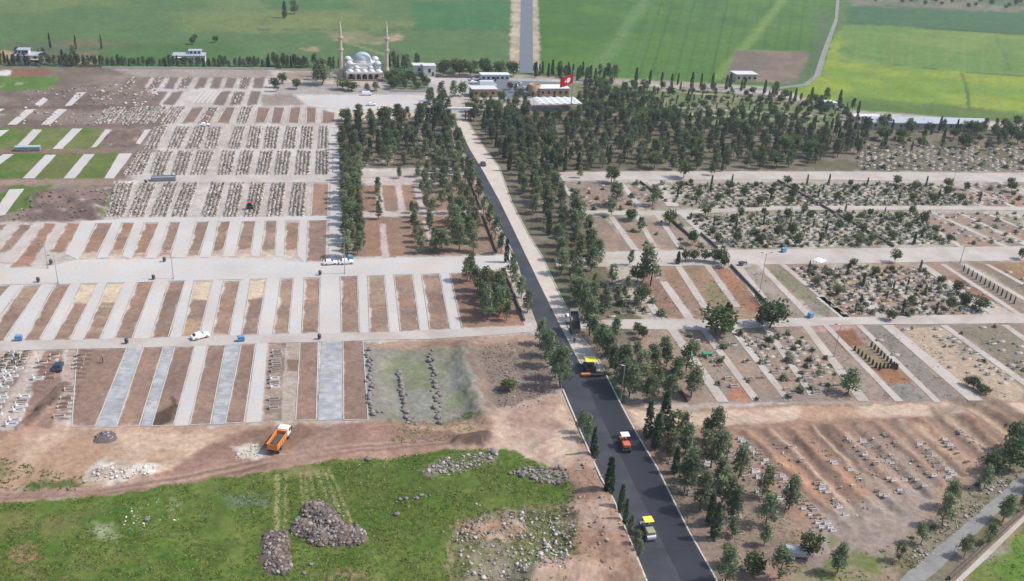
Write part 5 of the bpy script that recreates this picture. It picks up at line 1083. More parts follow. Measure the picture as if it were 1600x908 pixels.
rubble('scattered_stones', [(140, 825), (240, 778), (285, 785), (280, 812), (180, 846)], 50, (0.08, 0.26), [C(226, 222, 206)], 'white stones showing through the left grass', (), 10)
rubble('scattered_stones', [(560, 700), (860, 730), (860, 790), (690, 830), (560, 850)], 110, (0.08, 0.25), [C(190, 184, 170), C(160, 152, 140)], 'loose stones dotted over the grass', (), 11)
rubble('scattered_stones', [(1420, 870), (1500, 790), (1570, 745), (1580, 760), (1510, 815), (1440, 885)], 150, (0.12, 0.4), [C(200, 190, 178), C(170, 160, 150)], 'pale stones along the edge of the gravel lane', (), 12)
rubble('scattered_stones', [(895, 730), (930, 705), (985, 842), (1000, 900), (890, 900)], 160, (0.1, 0.35), [C(190, 160, 140), C(160, 130, 112)], 'clods of red earth on the roadside spoil', (), 13)
rubble('scattered_stones', [(40, 140), (260, 128), (250, 196), (10, 198)], 260, (0.25, 0.9), [C(176, 164, 154), C(140, 126, 116), C(214, 206, 198)], 'rubble on the unfinished ground at the upper left', (), 15)
rubble('scattered_stones', [(50, 296), (180, 288), (150, 342), (20, 346)], 160, (0.15, 0.6), [C(150, 132, 122), C(124, 106, 98)], 'clods of dug earth on the brown ground at the left', (), 16)
rubble('scattered_stones', [(1150, 690), (1480, 670), (1500, 740), (1310, 830)], 240, (0.1, 0.3), [C(200, 176, 154), C(160, 138, 120), C(216, 208, 198)], 'stones on the reddish slope', (), 14)

# ------------------------------------------------------------------ grass and weeds
def tufts(name, px, n, h, cols, label, seed, sc=0.12, thr=0.45):
    rng = np.random.default_rng(seed); w = wp(px); xs = [p[0] for p in w]; ys = [p[1] for p in w]
    x = rng.uniform(min(xs), max(xs), n * 4); y = rng.uniform(min(ys), max(ys), n * 4)
    d = fbm(x * sc, y * sc, seed); k = inside(w, x, y) & (d + rng.uniform(-.12, .12, len(x)) > thr) & (y > 60); x, y = x[k][:n], y[k][:n]
    z = np.array([gz(a, b) for a, b in zip(x, y)]); m = 5
    hh = np.repeat(rng.uniform(*h, len(x)) * 0.42, m)
    cen = np.stack([np.repeat(x, m) + rng.normal(0, .16, len(x) * m), np.repeat(y, m) + rng.normal(0, .16, len(x) * m), np.repeat(z, m) + hh * .4], 1)
    a = rng.uniform(0, math.pi, len(cen)); dx, dy = np.cos(a) * hh * .55, np.sin(a) * hh * .55; lx, ly = rng.normal(0, 1.1, len(cen)) * hh, rng.normal(0, 1.1, len(cen)) * hh
    V = np.stack([np.stack([cen[:, 0] - dx, cen[:, 1] - dy, cen[:, 2] - hh * .45], 1), np.stack([cen[:, 0] + dx, cen[:, 1] + dy, cen[:, 2] - hh * .45], 1),
                  np.stack([cen[:, 0] + dx + lx, cen[:, 1] + dy + ly, cen[:, 2] + hh * .45], 1), np.stack([cen[:, 0] - dx * .6 + lx, cen[:, 1] - dy * .6 + ly, cen[:, 2] + hh * .4], 1)], 1).reshape(-1, 3)
    c = np.array(cols)[rng.integers(len(cols), size=len(x))] * rng.uniform(1.05, 1.7, (len(x), 1)); c = np.repeat(c, m * 4, 0)
    tag(link(name, mesh_np(name, V, np.arange(len(V)).reshape(-1, 4), c, [M_leaf])), label, 'grass', kind='stuff')
GC1 = [C(96, 124, 50), C(118, 136, 66), C(80, 108, 42), C(136, 142, 84)]
tufts('grass', GP, 20000, (0.12, 0.42), GC1, 'rough green grass of the near left meadow', 31, 0.16, 0.42)
tufts('weeds', RP, 1800, (0.12, 0.45), [C(120, 124, 74), C(150, 142, 98), C(98, 110, 58)], 'dry weeds between the strewn stones', 32)
tufts('weeds', [(604, 655), (748, 640), (757, 664), (690, 690), (612, 692)], 500, (0.12, 0.4), GC1, 'weeds at the foot of the stone rows', 33)
tufts('weeds', [(0, 715), (130, 745), (130, 766), (0, 768)], 160, (0.15, 0.5), GC1, 'weeds on the sandy verge', 34)
tufts('weeds', [(1235, 890), (1400, 850), (1500, 770), (1620, 690), (1620, 720), (1500, 830), (1400, 908), (1250, 908)], 1200, (0.15, 0.5), GC1 + [C(150, 140, 104)], 'weeds on the verges of the gravel lane', 35)
tufts('weeds', [(1010, 670), (1110, 690), (1235, 790), (1250, 860), (1130, 905), (1100, 905)], 900, (0.1, 0.4), [C(120, 122, 84), C(98, 108, 66), C(150, 138, 110)], 'weeds under the pines of the near right strip', 36)
tufts('weeds', [(905, 440), (1036, 440), (1236, 420), (1440, 418), (1540, 492), (940, 498)], 700, (0.2, 0.5), [C(120, 124, 84), C(98, 110, 66), C(140, 134, 100)], 'weeds over the graves beyond the middle lane', 37)
tufts('weeds', [(960, 520), (1600, 512), (1600, 620), (990, 628)], 700, (0.15, 0.45), [C(120, 122, 84), C(102, 108, 70), C(150, 138, 108)], 'weeds over the graves below the middle lane', 38)
tufts('grass', [(1505, 906), (1600, 820), (1700, 740), (1700, 980), (1480, 980)], 900, (0.15, 0.45), GC1, 'green grass beyond the canal path', 39)
tufts('weeds', [(742, 545), (836, 530), (880, 610), (770, 640)], 500, (0.1, 0.35), [C(130, 122, 90), C(112, 108, 76)], 'dry weeds on the brown rubble plot', 40)
# ------------------------------------------------------------------ vehicles
M_glass = glossy('dark_glass', (0.02, 0.025, 0.03), 0.1)
M_tyre = glossy('tyre_rubber', (0.02, 0.02, 0.02), 0.8)
M_rim = glossy('steel_rim', (0.4, 0.4, 0.42), 0.4, 0.8)
M_steel = glossy('dark_steel', (0.06, 0.065, 0.07), 0.45, 0.3)
M_lightsteel = glossy('galvanised_steel', (0.42, 0.43, 0.44), 0.45, 0.5)
M_carwhite = glossy('white_car_paint', (0.78, 0.78, 0.79), 0.25)
M_orange = glossy('orange_paint', (0.70, 0.23, 0.05), 0.5)
M_orangered = glossy('orange_red_paint', (0.62, 0.13, 0.06), 0.45)
M_yellow = glossy('yellow_paint', (0.72, 0.66, 0.06), 0.5)
M_olive = glossy('dull_grey_yellow_paint', (0.30, 0.29, 0.16), 0.5)
M_red = glossy('red_paint', (0.5, 0.02, 0.03), 0.4)
M_lamp = glossy('lamp_lens', (0.8, 0.8, 0.75), 0.2)
M_tail = glossy('tail_lens', (0.4, 0.01, 0.01), 0.2)
M_bluebin = glossy('blue_plastic', (0.10, 0.27, 0.46), 0.6)
M_load = mat('dark_load', C(92, 90, 84), 0.95, 0.5, 3, 0.6)
def wheel(parent, p, r, w, axis='Y'):
    b = MB().mat(M_tyre); d = Vector((0, w / 2, 0)); b.tube(-d, d, r, n=16); o = b.build('wheel', parent, p)
    c = MB().mat(M_rim); c.tube(-d * 1.04, d * 1.04, r * .55, n=12); c.build('rim', o); return o
def car(name, u, v, head, paint_m, label, cat, L=4.3, Wd=1.75, Hh=1.45, van=False, group=None):
    p = P(u, v); r = empty(name, (p.x, p.y, 0.04), head, label, cat, group); h = L / 2
    if van: low = [(-h, .35), (h, .35), (h, .95), (h * .97, 1.05), (-h, 1.05)]; top = [(-h, 1.05), (h * .86, 1.05), (h * .62, Hh), (-h * .97, Hh)]
    else: low = [(-h, .32), (h, .32), (h, .62), (h * .93, .78), (h * .42, .92), (-h * .9, .94), (-h, .82)]; top = [(-h * .82, .93), (h * .46, .91), (h * .12, Hh), (-h * .52, Hh)]
    def wid(pr, w, tw=1.0):
        b = MB().mat(paint_m); A = [b.b.verts.new((x, -w / 2 * (tw if z > 1.2 else 1), z)) for x, z in pr]; B = [b.b.verts.new((x, w / 2 * (tw if z > 1.2 else 1), z)) for x, z in pr]
        b.b.faces.new(A); b.b.faces.new(B[::-1])
        for i in range(len(pr)): b.b.faces.new((A[i], B[i], B[(i + 1) % len(pr)], A[(i + 1) % len(pr)]))
        bmesh.ops.bevel(b.b, geom=b.b.edges[:], offset=0.05, segments=2, affect='EDGES'); return b
    wid(low, Wd).build('body', r); wid(top, Wd * .93, 0.84).build('cabin', r)
    zb, zt = (1.1, Hh - .12) if van else (0.96, Hh - .1)
    g = MB().mat(M_glass)
    (x0, z0), (x1, z1) = top[1], top[2]; d = Vector((x1 - x0, 0, z1 - z0)); mid = Vector(((x0 + x1) / 2, 0, (z0 + z1) / 2)) + Vector((.02, 0, .015))
    g.box(mid, (d.length * .8, Wd * .78, .02), ry=-math.atan2(d.z, d.x)); g.build('windscreen', r)
    for s in (-1, 1):
        q = MB().mat(M_glass); q.extr([(top[1][0] * .72, zb), (top[2][0] * .9, zt), (top[3][0] * .84, zt), (top[0][0] * .78, zb)], -.012, .012, Matrix.Translation((0, s * Wd * .445, 0)) @ Matrix.Rotation(s * R_(7 if not van else 3), 4, 'X') if True else None); q.build('side_window', r)
        l = MB().mat(M_lamp); l.box((h - .04, s * Wd * .36, .68), (.12, .34, .15)); l.build('headlight', r)
        l = MB().mat(M_tail); l.box((-h + .02, s * Wd * .38, .78), (.1, .26, .18)); l.build('tail_light', r)
    q = MB().mat(M_glass); (x0, z0), (x1, z1) = top[0], top[3]; d = Vector((x1 - x0, 0, z1 - z0)); q.box(Vector(((x0 + x1) / 2 - .02, 0, (z0 + z1) / 2 + .01)), (d.length * .7, Wd * .72, .02), ry=-math.atan2(d.z, d.x)); q.build('rear_window', r)
    for sx in (-.62, .62):
        for s in (-1, 1): wheel(r, (sx * h, s * (Wd / 2 - .08), .32), .32, .2)
    return r
M_cargrey = glossy('grey_car_paint', (0.12, 0.13, 0.15), 0.3, 0.4); M_cardark = glossy('dark_blue_car_paint', (0.02, 0.05, 0.08), 0.3); M_carsilver = glossy('silver_car_paint', (0.5, 0.51, 0.52), 0.3, 0.4)
AX = ACROSS_A
car('parked_car', 313, 528, AX + .42, M_carwhite, 'white hatchback turning on the pale lane below the left beds', 'car')
car('parked_car', 516, 413, AX + .05, M_carwhite, 'left of two white cars parked together on the wide road', 'car', 4.0)
car('parked_car', 541, 412, AX + .08, M_carwhite, 'right of two white cars parked together on the wide road', 'car', 4.2)
car('parked_van', 930, 399, AX + .02, M_carwhite, 'white van parked by the pines at the start of the wide cross road', 'van', 4.8, 1.9, 1.95, True)
car('parked_car', 755, 258, RA, M_cargrey, 'dark grey car driving on the cream roadbed near the gate', 'car')
car('parked_car', 580, 165, AX, M_carwhite, 'white car in the middle of the parking lot', 'car')
car('parked_van', 573, 149, AX, M_carwhite, 'white van parked along the wall at the top of the parking lot', 'van', 4.8, 1.9, 1.9, True)
car('parked_car', 667, 164, AX + .1, M_cargrey, 'dark car at the right end of the parking lot', 'car')
car('parked_car', 320, 197, AX + .1, M_carwhite, 'white car between the far columns of graves', 'car')
car('parked_car', 92, 576, RA + .1, M_cardark, 'dark blue car standing between the fresh graves', 'car', 4.0)
car('parked_van', 1245, 868, AX - .35, M_carsilver, 'silver pickup van under the lone round tree', 'van', 4.4, 1.8, 1.6, True)
car('parked_car', 692, 130, RA, M_carsilver, 'grey car on the drive beyond the gate', 'car')
for i, (u, v, c, w) in enumerate(((739, 130, M_carwhite, 'front'), (741, 126, M_carsilver, 'rear'), (806, 136, M_carwhite, 'white'), (812, 132, M_carsilver, 'silver'), (818, 139, M_carsilver, 'outer'))):
    car('parked_car', u, v, AX + (0.2 if u < 760 else 1.1), c, ('%s car of the pair left of the long white office' % w) if u < 760 else '%s car parked between the white office and the round hall' % w, 'car', group=None)
car('parked_van', 762, 135, AX, M_carwhite, 'white coach parked before the long white office', 'van', 9, 2.4, 2.8, True)
def truck(u, v, head, bed_m, bed_up, label, load):
    """three axle tipper, nose to +X"""
    p = P(u, v); r = empty('dump_truck', (p.x, p.y, 0.07), head, label, 'truck')
    b = MB().mat(M_steel); b.box((0, -.45, .85), (8.0, .18, .3)).box((0, .45, .85), (8.0, .18, .3)).box((3.6, 0, .7), (1.3, 2.3, .5)); b.build('chassis', r)
    c = MB().mat(M_carwhite); c.box((3.3, 0, 1.95), (1.9, 2.45, 2.0), bev=.12); cb = c.build('cab', r)
    g = MB().mat(M_glass); g.box((4.262, 0, 2.3), (.02, 2.1, .8)); g.build('windscreen', cb)
    for s in (-1, 1):
        g = MB().mat(M_glass); g.box((3.5, s * 1.232, 2.3), (1.0, .02, .7)); g.build('side_window', cb)
        g = MB().mat(M_steel); g.box((4.2, s * 1.4, 2.2), (.12, .25, .6)); g.build('mirror', cb)
        g = MB().mat(M_lamp); g.box((4.27, s * .9, 1.05), (.06, .4, .22)); g.build('headlight', cb)
    bed = empty('tipper_bed', (0, 0, 0)); bed.parent = r; bed.location = (-3.7, 0, 1.1); bed.rotation_euler = (0, -R_(bed_up), 0)
    t = MB().mat(bed_m); Lb, Wb, Hb = 5.7, 2.5, 1.35
    t.box((Lb / 2, 0, .08), (Lb, Wb, .14))
    for s in (-1, 1):
        t.box((Lb / 2, s * (Wb / 2 - .04), .15 + Hb / 2), (Lb, .08, Hb)); t.box((Lb / 2, s * (Wb / 2 + .02), .15 + Hb), (Lb + .06, .16, .12))
        for k in range(5): t.box((.5 + k * 1.15, s * (Wb / 2 + .045), .1 + Hb / 2), (.12, .085, Hb * .95))
    t.box((Lb - .04, 0, .15 + Hb / 2), (.082, Wb - .165, Hb)); t.box((Lb + .35, 0, .2 + Hb), (.8, Wb, .08))
    t.build('bed_shell', bed)
    if load:
        tg = MB().mat(bed_m); tg.box((.03, 0, .15 + Hb / 2), (.07, Wb - .17, Hb)); tg.build('tailgate', bed)
        l = MB().mat(M_load); l.box((Lb / 2, 0, .75), (Lb - .3, Wb - .25, 1.0), top=(.75, .55), bev=.15); l.build('load', bed)
    else:
        tg = MB().mat(bed_m); tg.box((-.35, 0, .15 + Hb), (.07, Wb - .17, Hb * .8), ry=R_(60)); tg.build('tailgate', bed)
        l = MB().mat(M_load); l.box((Lb * .3, 0, .3), (Lb * .5, Wb - .3, .3), top=(.8, .8)); l.build('load', bed)
        h = MB().mat(M_lightsteel); h.tube((1.4, 0, .95), (-3.7 + 5.0 * math.cos(R_(bed_up)), 0, 1.1 + 5.0 * math.sin(R_(bed_up))), .13, n=8); h.build('hydraulic_ram', r)
    for x in (3.2, -1.4, -2.75):
        for s in (-1, 1): wheel(r, (x, s * 1.02, .52), .52, .34 if x > 0 else .55)
    r.scale = (.88, .88, .88)
    for s in (-1, 1):
        l = MB().mat(M_tail); l.box((-4.0, s * .95, .85), (.06, .4, .16)); l.build('tail_light', r)
    return r
_M = glossy('grey_tipper_paint', (0.16, 0.16, 0.15), 0.5, 0.3)
truck(894, 514, RA, _M, 42, 'grey tipper truck with raised bed on the cream roadbed', False)
truck(436, 696, AX + 1.16, M_orange, 0, 'orange tipper truck with white cab loaded with dark earth', True)
# paver
p = P(921, 581); r = empty('asphalt_paver', (p.x, p.y, .06), RA, 'yellow roofed asphalt paver laying the black road', 'paver')
b = MB().mat(M_steel); b.box((.6, 0, .95), (3.6, 2.2, .9), bev=.06).box((-.6, 0, 1.45), (1.2, 2.3, .3)); b.build('body', r)
h = MB().mat(M_lightsteel)
for s in (-1, 1): h.box((3.1, s * 1.35, .95), (1.8, .08, 1.0), rx=s * -.35)
h.box((3.0, 0, .5), (1.8, 2.2, .1)); h.build('hopper', r)
t = MB().mat(M_yellow); t.box((0.0, 0, 3.35), (2.6, 2.7, .14), bev=.05); rf = t.build('roof', r)
for x in (-1.1, 1.1):
    for s in (-1, 1): q = MB().mat(M_steel); q.tube((x, s * 1.15, 1.4), (x, s * 1.15, 3.3), .05, n=6); q.build('roof_post', r)
s_ = MB().mat(M_orange); s_.box((-2.0, 1.4, .42), (.9, 2.2, .5), bev=.05); s_.mat(M_steel).box((-2.0, -1.2, .42), (.9, 3.0, .5), bev=.05).box((-2.5, 0, .65), (.4, 5.0, .08)); s_.build('screed', r)
for s in (-1, 1):
    q = MB().mat(M_tyre); q.box((.6, s * 1.2, .42), (3.2, .34, .84), bev=.2); q.build('track', r)
    q = MB().mat(M_steel); q.box((-.6, s * .5, 1.75), (.5, .5, .5), bev=.08); q.build('seat', r)
q = MB().mat(M_steel); q.box((-.2, 0, 1.9), (.2, 1.6, .7)); q.build('control_panel', r)
# rollers
def roller(u, v, head, roof_m, hood_m, label, pneumatic):
    p = P(u, v); r = empty('road_roller', (p.x, p.y, .06), head, label, 'roller')
    b = MB().mat(M_steel); b.box((0, 0, .95), (3.6, 1.5, .55), bev=.06)
    for s in (-1, 1): b.box((0, s * .92, .75), (4.2, .12, .35), bev=.03)
    b.build('frame', r)
    hd = MB().mat(hood_m); hd.box((-1.15, 0, 1.5), (1.7, 1.55, .75), bev=.14); hd.build('hood', r)
    if pneumatic: hd = MB().mat(hood_m); hd.box((1.45, 0, 1.3), (.9, 1.5, .4), bev=.08); hd.build('front_tank', r)
    dr = MB().mat(M_lightsteel if not pneumatic else M_tyre)
    for x in ((1.75, -1.75)):
        if pneumatic:
            for k in range(4): wheel(r, (x, -.72 + k * .48, .48), .48, .36)
        else:
            q = MB().mat(M_lightsteel); q.tube((x, -.85, .62), (x, .85, .62), .62, n=24); q.build('drum', r)
    dr.b.free()
    t = MB().mat(roof_m); t.box((.35, 0, 2.95), (1.7, 1.8, .12), bev=.05); t.build('roof', r)
    for x in (-.4, 1.1):
        for s in (-1, 1): q = MB().mat(M_steel); q.tube((x, s * .8, 1.2), (x, s * .8, 2.9), .045, n=6); q.build('roof_post', r)
    q = MB().mat(M_steel); q.box((.0, .0, 1.5), (.5, .55, .15)).box((-.25, 0, 1.8), (.12, .55, .6)); q.build('seat', r)
    q = MB().mat(M_steel); q.tube((.75, 0, 1.2), (.6, 0, 1.85), .05, n=6).box((.6, 0, 1.85), (.08, .4, .4)); q.build('steering_column', r)
    return r
roller(1011, 834, RA + .06, M_yellow, M_olive, 'yellow roller with a lemon roof on the near end of the black road', False)
roller(975, 699, RA + math.radians(0), M_carwhite, M_orangered, 'orange roller with a white roof on the black road', True)
# odds and ends that roll or stand about
for i, (u, v, lb) in enumerate(((30, 532, 'blue waste bin on the left end of the lower pale lane'), (377, 533, 'blue waste bin on the lower pale lane right of the white hatchback'), (547, 406, 'blue waste bin behind the two white cars'), (1224, 394, 'blue waste bin on the upper side of the wide cross road'), (1266, 496, 'blue waste bin where the middle lane meets a pale path'))):
    p = P(u, v); r = empty('waste_bin', (p.x, p.y, .04), AX + .1 * i, lb, 'bin', 'blue waste bins')
    b = MB().mat(M_bluebin); r.scale = (.8, .8, .8); b.box((0, 0, .8), (1.9, 1.2, 1.1), top=(1.1, 1.15)); b.build('body', r)
    b = MB().mat(M_bluebin); b.extr([(-1.06, 1.37), (1.06, 1.37), (.8, 1.7), (-.8, 1.7)], -.68, .68); b.build('lid', r)
    for sx in (-.75, .75):
        for sy in (-.45, .45): w = MB().mat(M_tyre); w.tube((sx, sy - .06, .14), (sx, sy + .06, .14), .14, n=8); w.build('wheel', r)
M_cont = glossy('grey_green_container', (0.20, 0.24, 0.25), 0.6); M_contt = glossy('container_top', (0.34, 0.38, 0.40), 0.6)
for (u, v, L, lb) in ((256, 282, 8.0, 'long grey open container beside the far graves'), (44, 235, 8.5, 'grey box trailer on the grass at the left')):
    p = P(u, v); r = empty('container', (p.x, p.y, .04), AX, lb, 'container')
    b = MB().mat(M_cont); b.box((0, 0, .2), (L, 2.4, .15))
    for s in (-1, 1):
        b.box((0, s * 1.16, .85), (L, .08, 1.3)).box((s * (L / 2 - .04), 0, .85), (.078, 2.24, 1.3))
        for k in range(9): b.box((-L / 2 + (k + .5) * L / 9, s * 1.22, .85), (.1, .06, 1.28))
    b.build('body', r)
    t = MB().mat(M_contt); t.box((0, 0, 1.53), (L + .1, 2.5, .06)) if L > 8.2 else t.box((0, 0, .9), (L - .2, 2.2, .3), bev=.1)
    t.build('cover' if L > 8.2 else 'load', r)
    for s in (-1, 1): q = MB().mat(M_steel); q.box((s * L * .36, 0, .065), (.3, 2.2, .13)); q.build('skid', r)
# red loader among the far graves
p = P(391, 326); r = empty('small_tractor', (p.x, p.y, .03), RA, 'small red tractor parked among the far graves', 'tractor')
b = MB().mat(M_red); b.box((.7, 0, 1.1), (1.5, .8, .7), bev=.08); b.build('hood', r)
b = MB().mat(M_red); b.box((-.6, 0, 2.35), (1.4, 1.4, .1), bev=.04); b.build('roof', r)
b = MB().mat(M_glass); b.box((-.6, 0, 1.75), (1.2, 1.2, 1.1)); b.build('cab', r)
for x, rr, y in ((-.7, .75, .8), (1.1, .45, .65)):
    for s in (-1, 1): wheel(r, (x, s * y, rr), rr, .35)
# motorbike with a box cart on the cross road corner
p = P(1161, 414); r = empty('cargo_tricycle', (p.x, p.y, .05), AX + .2, 'dark cargo tricycle standing at the corner of the wide cross road', 'tricycle')
b = MB().mat(M_steel); b.box((-.7, 0, .85), (1.7, 1.2, .5), bev=.04).tube((.1, 0, .6), (1.2, 0, .7), .1, n=8).tube((1.2, 0, .7), (1.0, 0, 1.25), .05, n=6).box((.98, 0, 1.25), (.06, .8, .06)).box((.35, 0, .95), (.7, .3, .15)); b.build('body', r)
wheel(r, (1.25, 0, .33), .33, .14)
for s in (-1, 1): wheel(r, (-.8, s * .65, .33), .33, .16)
# white awning at the cross road
p = P(1279, 417); r = empty('market_awning', (p.x, p.y, .02), AX - .3, 'small white awning on posts at the edge of the wide cross road', 'awning')
b = MB().mat(M_tent); b.lathe((0, 0, 2.3), [(2.3, 0), (1.1, .35), (0, .75)], 4); c = b.build('canopy', r)
for sx in (-1.4, 1.4):
    for sy in (-1.4, 1.4): q = MB().mat(M_lightsteel); q.tube((sx, sy, 0), (sx, sy, 2.35), .05, n=6); q.build('post', r)
# green bench frames and white grave fences
p = P(1104, 556); b = MB().mat(glossy('green_fabric', (0.03, 0.22, 0.10), 0.8)); b.box((0, 0, .9), (2.6, 1.4, .08), ry=.15).box((-1.1, 0, .42), (.08, 1.3, .85)).box((1.1, 0, .35), (.08, 1.3, .7)); tag(b.build('green_canopy', None, (p.x, p.y, 0), AX), 'small dark green canopy over a grave below the middle lane', 'canopy')
def pole(u, v, h, label, arms=1):
    p = P(u, v); r = empty('street_lamp', (p.x, p.y, gz(p.x, p.y)), RA, label, 'lamp post', 'lamp posts')
    b = MB().mat(M_lightsteel); b.tube((0, 0, 0), (0, 0, h), .13, .07, 8).box((0, 0, .2), (.4, .4, .4)); b.build('pole', r)
    for s in ((-1, 1) if arms > 1 else (1,)):
        b = MB().mat(M_lightsteel); b.tube((0, 0, h - .1), (0, s * 1.1, h + .25), .05, n=6); a = b.build('arm', r)
        b = MB().mat(M_steel); b.box((0, s * 1.35, h + .25), (.25, .7, .14), bev=.03); b.build('lamp_head', a)
for (u, v, h, lb, n) in ((91, 443, 8, 'lamp post at the lower edge of the wide road, left end', 1), (75, 419, 7, 'lamp post on the upper edge of the wide road, left end', 1), (271, 436, 8, 'lamp post at the lower edge of the wide road near the fifth bed', 1), (538.7, 428, 11, 'tall lamp post beside the two white cars', 2), (970, 625, 9, 'lamp post in the pines right of the yellow paver', 1), (1187, 456, 12, 'tall lamp post between the bare beds below the wide cross road', 2),
                         (1303, 557, 9, 'leaning-shadow lamp post on the bare bed by the hedge square'.replace('leaning-shadow ', ''), 1), (1500, 411, 6, 'lamp post at the right part of the wide cross road', 1), (1490, 282, 6, 'lamp post on the upper gravel lane at the right', 1), (1025, 470, 7, 'lamp post behind the large dark pine', 1), (520, 268, 7, 'lamp post at the corner of the far graves and the walled wood', 1), (725, 181, 6, 'left gate lamp', 1)):
    if 'gate lamp' in lb: continue
    pole(u, v, h, lb, n)
# bollard like hydrants along the lanes
for i, (u, v, lb) in enumerate(((60, 441, 'dark litter bin below the left end of the wide road'), (80, 413, 'dark litter bin above the left end of the wide road'), (240, 437, 'dark litter bin by the sixth bed of the wide road'), (257, 409, 'dark litter bin above the wide road by the lamp post'), (500, 430, 'dark litter bin where the straight path meets the wide road'), (198, 537, 'dark litter bin on the lower pale lane by the gravel path'), (499, 530, 'dark litter bin on the lower pale lane by the straight path'), (228, 287, 'dark litter bin next to the grey container'))):
    p = P(u, v); r = empty('litter_bin', (p.x, p.y, .04), AX, lb, 'litter bin', 'dark litter bins')
    b = MB().mat(M_steel); b.tube((0, 0, .25), (0, 0, 1.15), .38, .45, 12); b.build('bin_body', r)
    b = MB().mat(M_steel); b.lathe((0, 0, 1.18), [(.47, 0), (.3, .2), (0, .26)], 12); b.build('lid', r)
    b = MB().mat(M_lightsteel); b.tube((.5, 0, 0), (.5, 0, 1.1), .05, n=6); b.build('stand', r)
# people: tiny standing figures
M_cloth = glossy('dark_clothing', (0.03, 0.03, 0.04), 0.9); M_skin = glossy('skin', (0.45, 0.27, 0.19), 0.6); M_hair = glossy('dark_hair', (0.02, 0.015, 0.01), 0.8)
def person(u, v, head, label, z=0.05):
    p = P(u, v); vs = [(0, 0, .95), (0, 0, 1.2), (0, 0, 1.42), (0, 0, 1.53), (0, 0, 1.68), (0, .2, 1.4), (.03, .27, 1.12), (.1, .25, .86), (0, -.2, 1.4), (.03, -.27, 1.12), (.1, -.25, .86), (0, .1, .9), (.04, .12, .48), (0, .12, .06), (.14, .13, .03), (0, -.1, .9), (.02, -.12, .48), (-.06, -.12, .06), (.08, -.13, .03)]
    es = [(0, 1), (1, 2), (2, 3), (3, 4), (2, 5), (5, 6), (6, 7), (2, 8), (8, 9), (9, 10), (0, 11), (11, 12), (12, 13), (13, 14), (0, 15), (15, 16), (16, 17), (17, 18)]
    rad = [.16, .15, .17, .065, .11, .075, .055, .045, .075, .055, .045, .11, .075, .05, .045, .11, .075, .05, .045]
    me = bpy.data.meshes.new('person'); me.from_pydata(vs, es, []); o = link('person', me, None, (p.x, p.y, z), head)
    sk = o.modifiers.new('skin', 'SKIN'); me.skin_vertices[0].data[0].use_root = True
    for i, rr in enumerate(rad): me.skin_vertices[0].data[i].radius = (rr, rr)
    o.modifiers.new('sub', 'SUBSURF').levels = 1; me.materials.append(M_cloth); tag(o, label, 'person')
    b = MB().mat(M_skin); b.lathe((0.02, 0, 1.58), [(0, 0), (.085, .05), (.095, .12), (.08, .19), (0, .23)], 10); b.build('face', o)
    b = MB().mat(M_hair); b.lathe((-.015, 0, 1.67), [(.104, 0), (.1, .08), (.06, .15), (0, .17)], 10); b.build('hair', o)
person(161, 567, 0.4, 'person in dark clothes standing on the bare plot left of the gravel paths')
person(897, 537, RA + math.pi, 'person in dark clothes walking behind the raised tipper')
person(914, 577, RA, 'person standing beside the yellow roofed paver', 0.08)

# ------------------------------------------------------------------ the air
MH = bpy.data.materials.new('haze_air'); MH.use_nodes = True; MH.node_tree.nodes.clear()
_o = MH.node_tree.nodes.new('ShaderNodeOutputMaterial'); _v = MH.node_tree.nodes.new('ShaderNodeVolumePrincipled')
_v.inputs['Color'].default_value = (0.86, 0.92, 1.0, 1); _v.inputs['Density'].default_value = HAZE; _v.inputs['Anisotropy'].default_value = 0.2
MH.node_tree.links.new(_v.outputs[0], _o.inputs['Volume'])
if HAZE:
    b = MB().mat(MH); b.box((0, 4000, 60), (22000, 8600, 134)); tag(b.build('haze'), kind='stuff')
# ------------------------------------------------------------------ buildings
M_dome = glossy('grey_blue_lead_dome', C(200, 208, 212), 0.55, 0.0); M_cut = mat('cream_cut_stone', C(214, 198, 176), 0.85, 0.08, 1.5); M_domew = mat('white_dome', C(232, 232, 230), 0.7, 0.04, 0.6)
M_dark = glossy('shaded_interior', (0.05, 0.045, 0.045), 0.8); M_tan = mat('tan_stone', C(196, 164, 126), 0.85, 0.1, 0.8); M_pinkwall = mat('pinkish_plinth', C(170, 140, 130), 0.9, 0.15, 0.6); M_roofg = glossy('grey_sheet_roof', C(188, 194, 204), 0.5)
mc = P(569, 124); mo = empty('mosque', (mc.x, mc.y, 0), AX - .0, 'domed mosque with arched white portico between two tall minarets', 'mosque')
mo.scale = (0.96, 0.96, 0.86)
b = MB().mat(M_white); b.box((0, 8, 3.2), (18, 14, 6.4)); b.box((0, 8, 7.4), (14, 12, 2.0)); b.build('prayer_hall', mo)
b = MB().mat(M_pinkwall); b.box((0, -1.5, -.4), (20, 5, 2.4)); b.build('plinth', mo)
b = MB().mat(M_white); b.lathe((0, 8, 8.3), [(5.0, 0), (5.0, 1.5), (4.6, 1.6)], 24); b.build('drum', mo)
b = MB().mat(M_dome); b.lathe((0, 8, 9.9), [(4.6 * math.cos(a), 4.4 * math.sin(a)) for a in np.linspace(0, math.pi / 2, 9)], 28); d = b.build('main_dome', mo)
b = MB().mat(M_steel); b.tube((0, 8, 14.2), (0, 8, 15.6), .1, .03, 6); b.build('finial', d)
for sx in (-1, 1):
    for y in (2.2, 13.6):
        b = MB().mat(M_domew); b.lathe((sx * 7.3, y, 6.4), [(1.9, 0), (1.9, 2.0)] + [(2.0 * math.cos(a), 2.0 + 2.1 * math.sin(a)) for a in np.linspace(0, math.pi / 2, 7)], 18); b.build('corner_dome', mo)
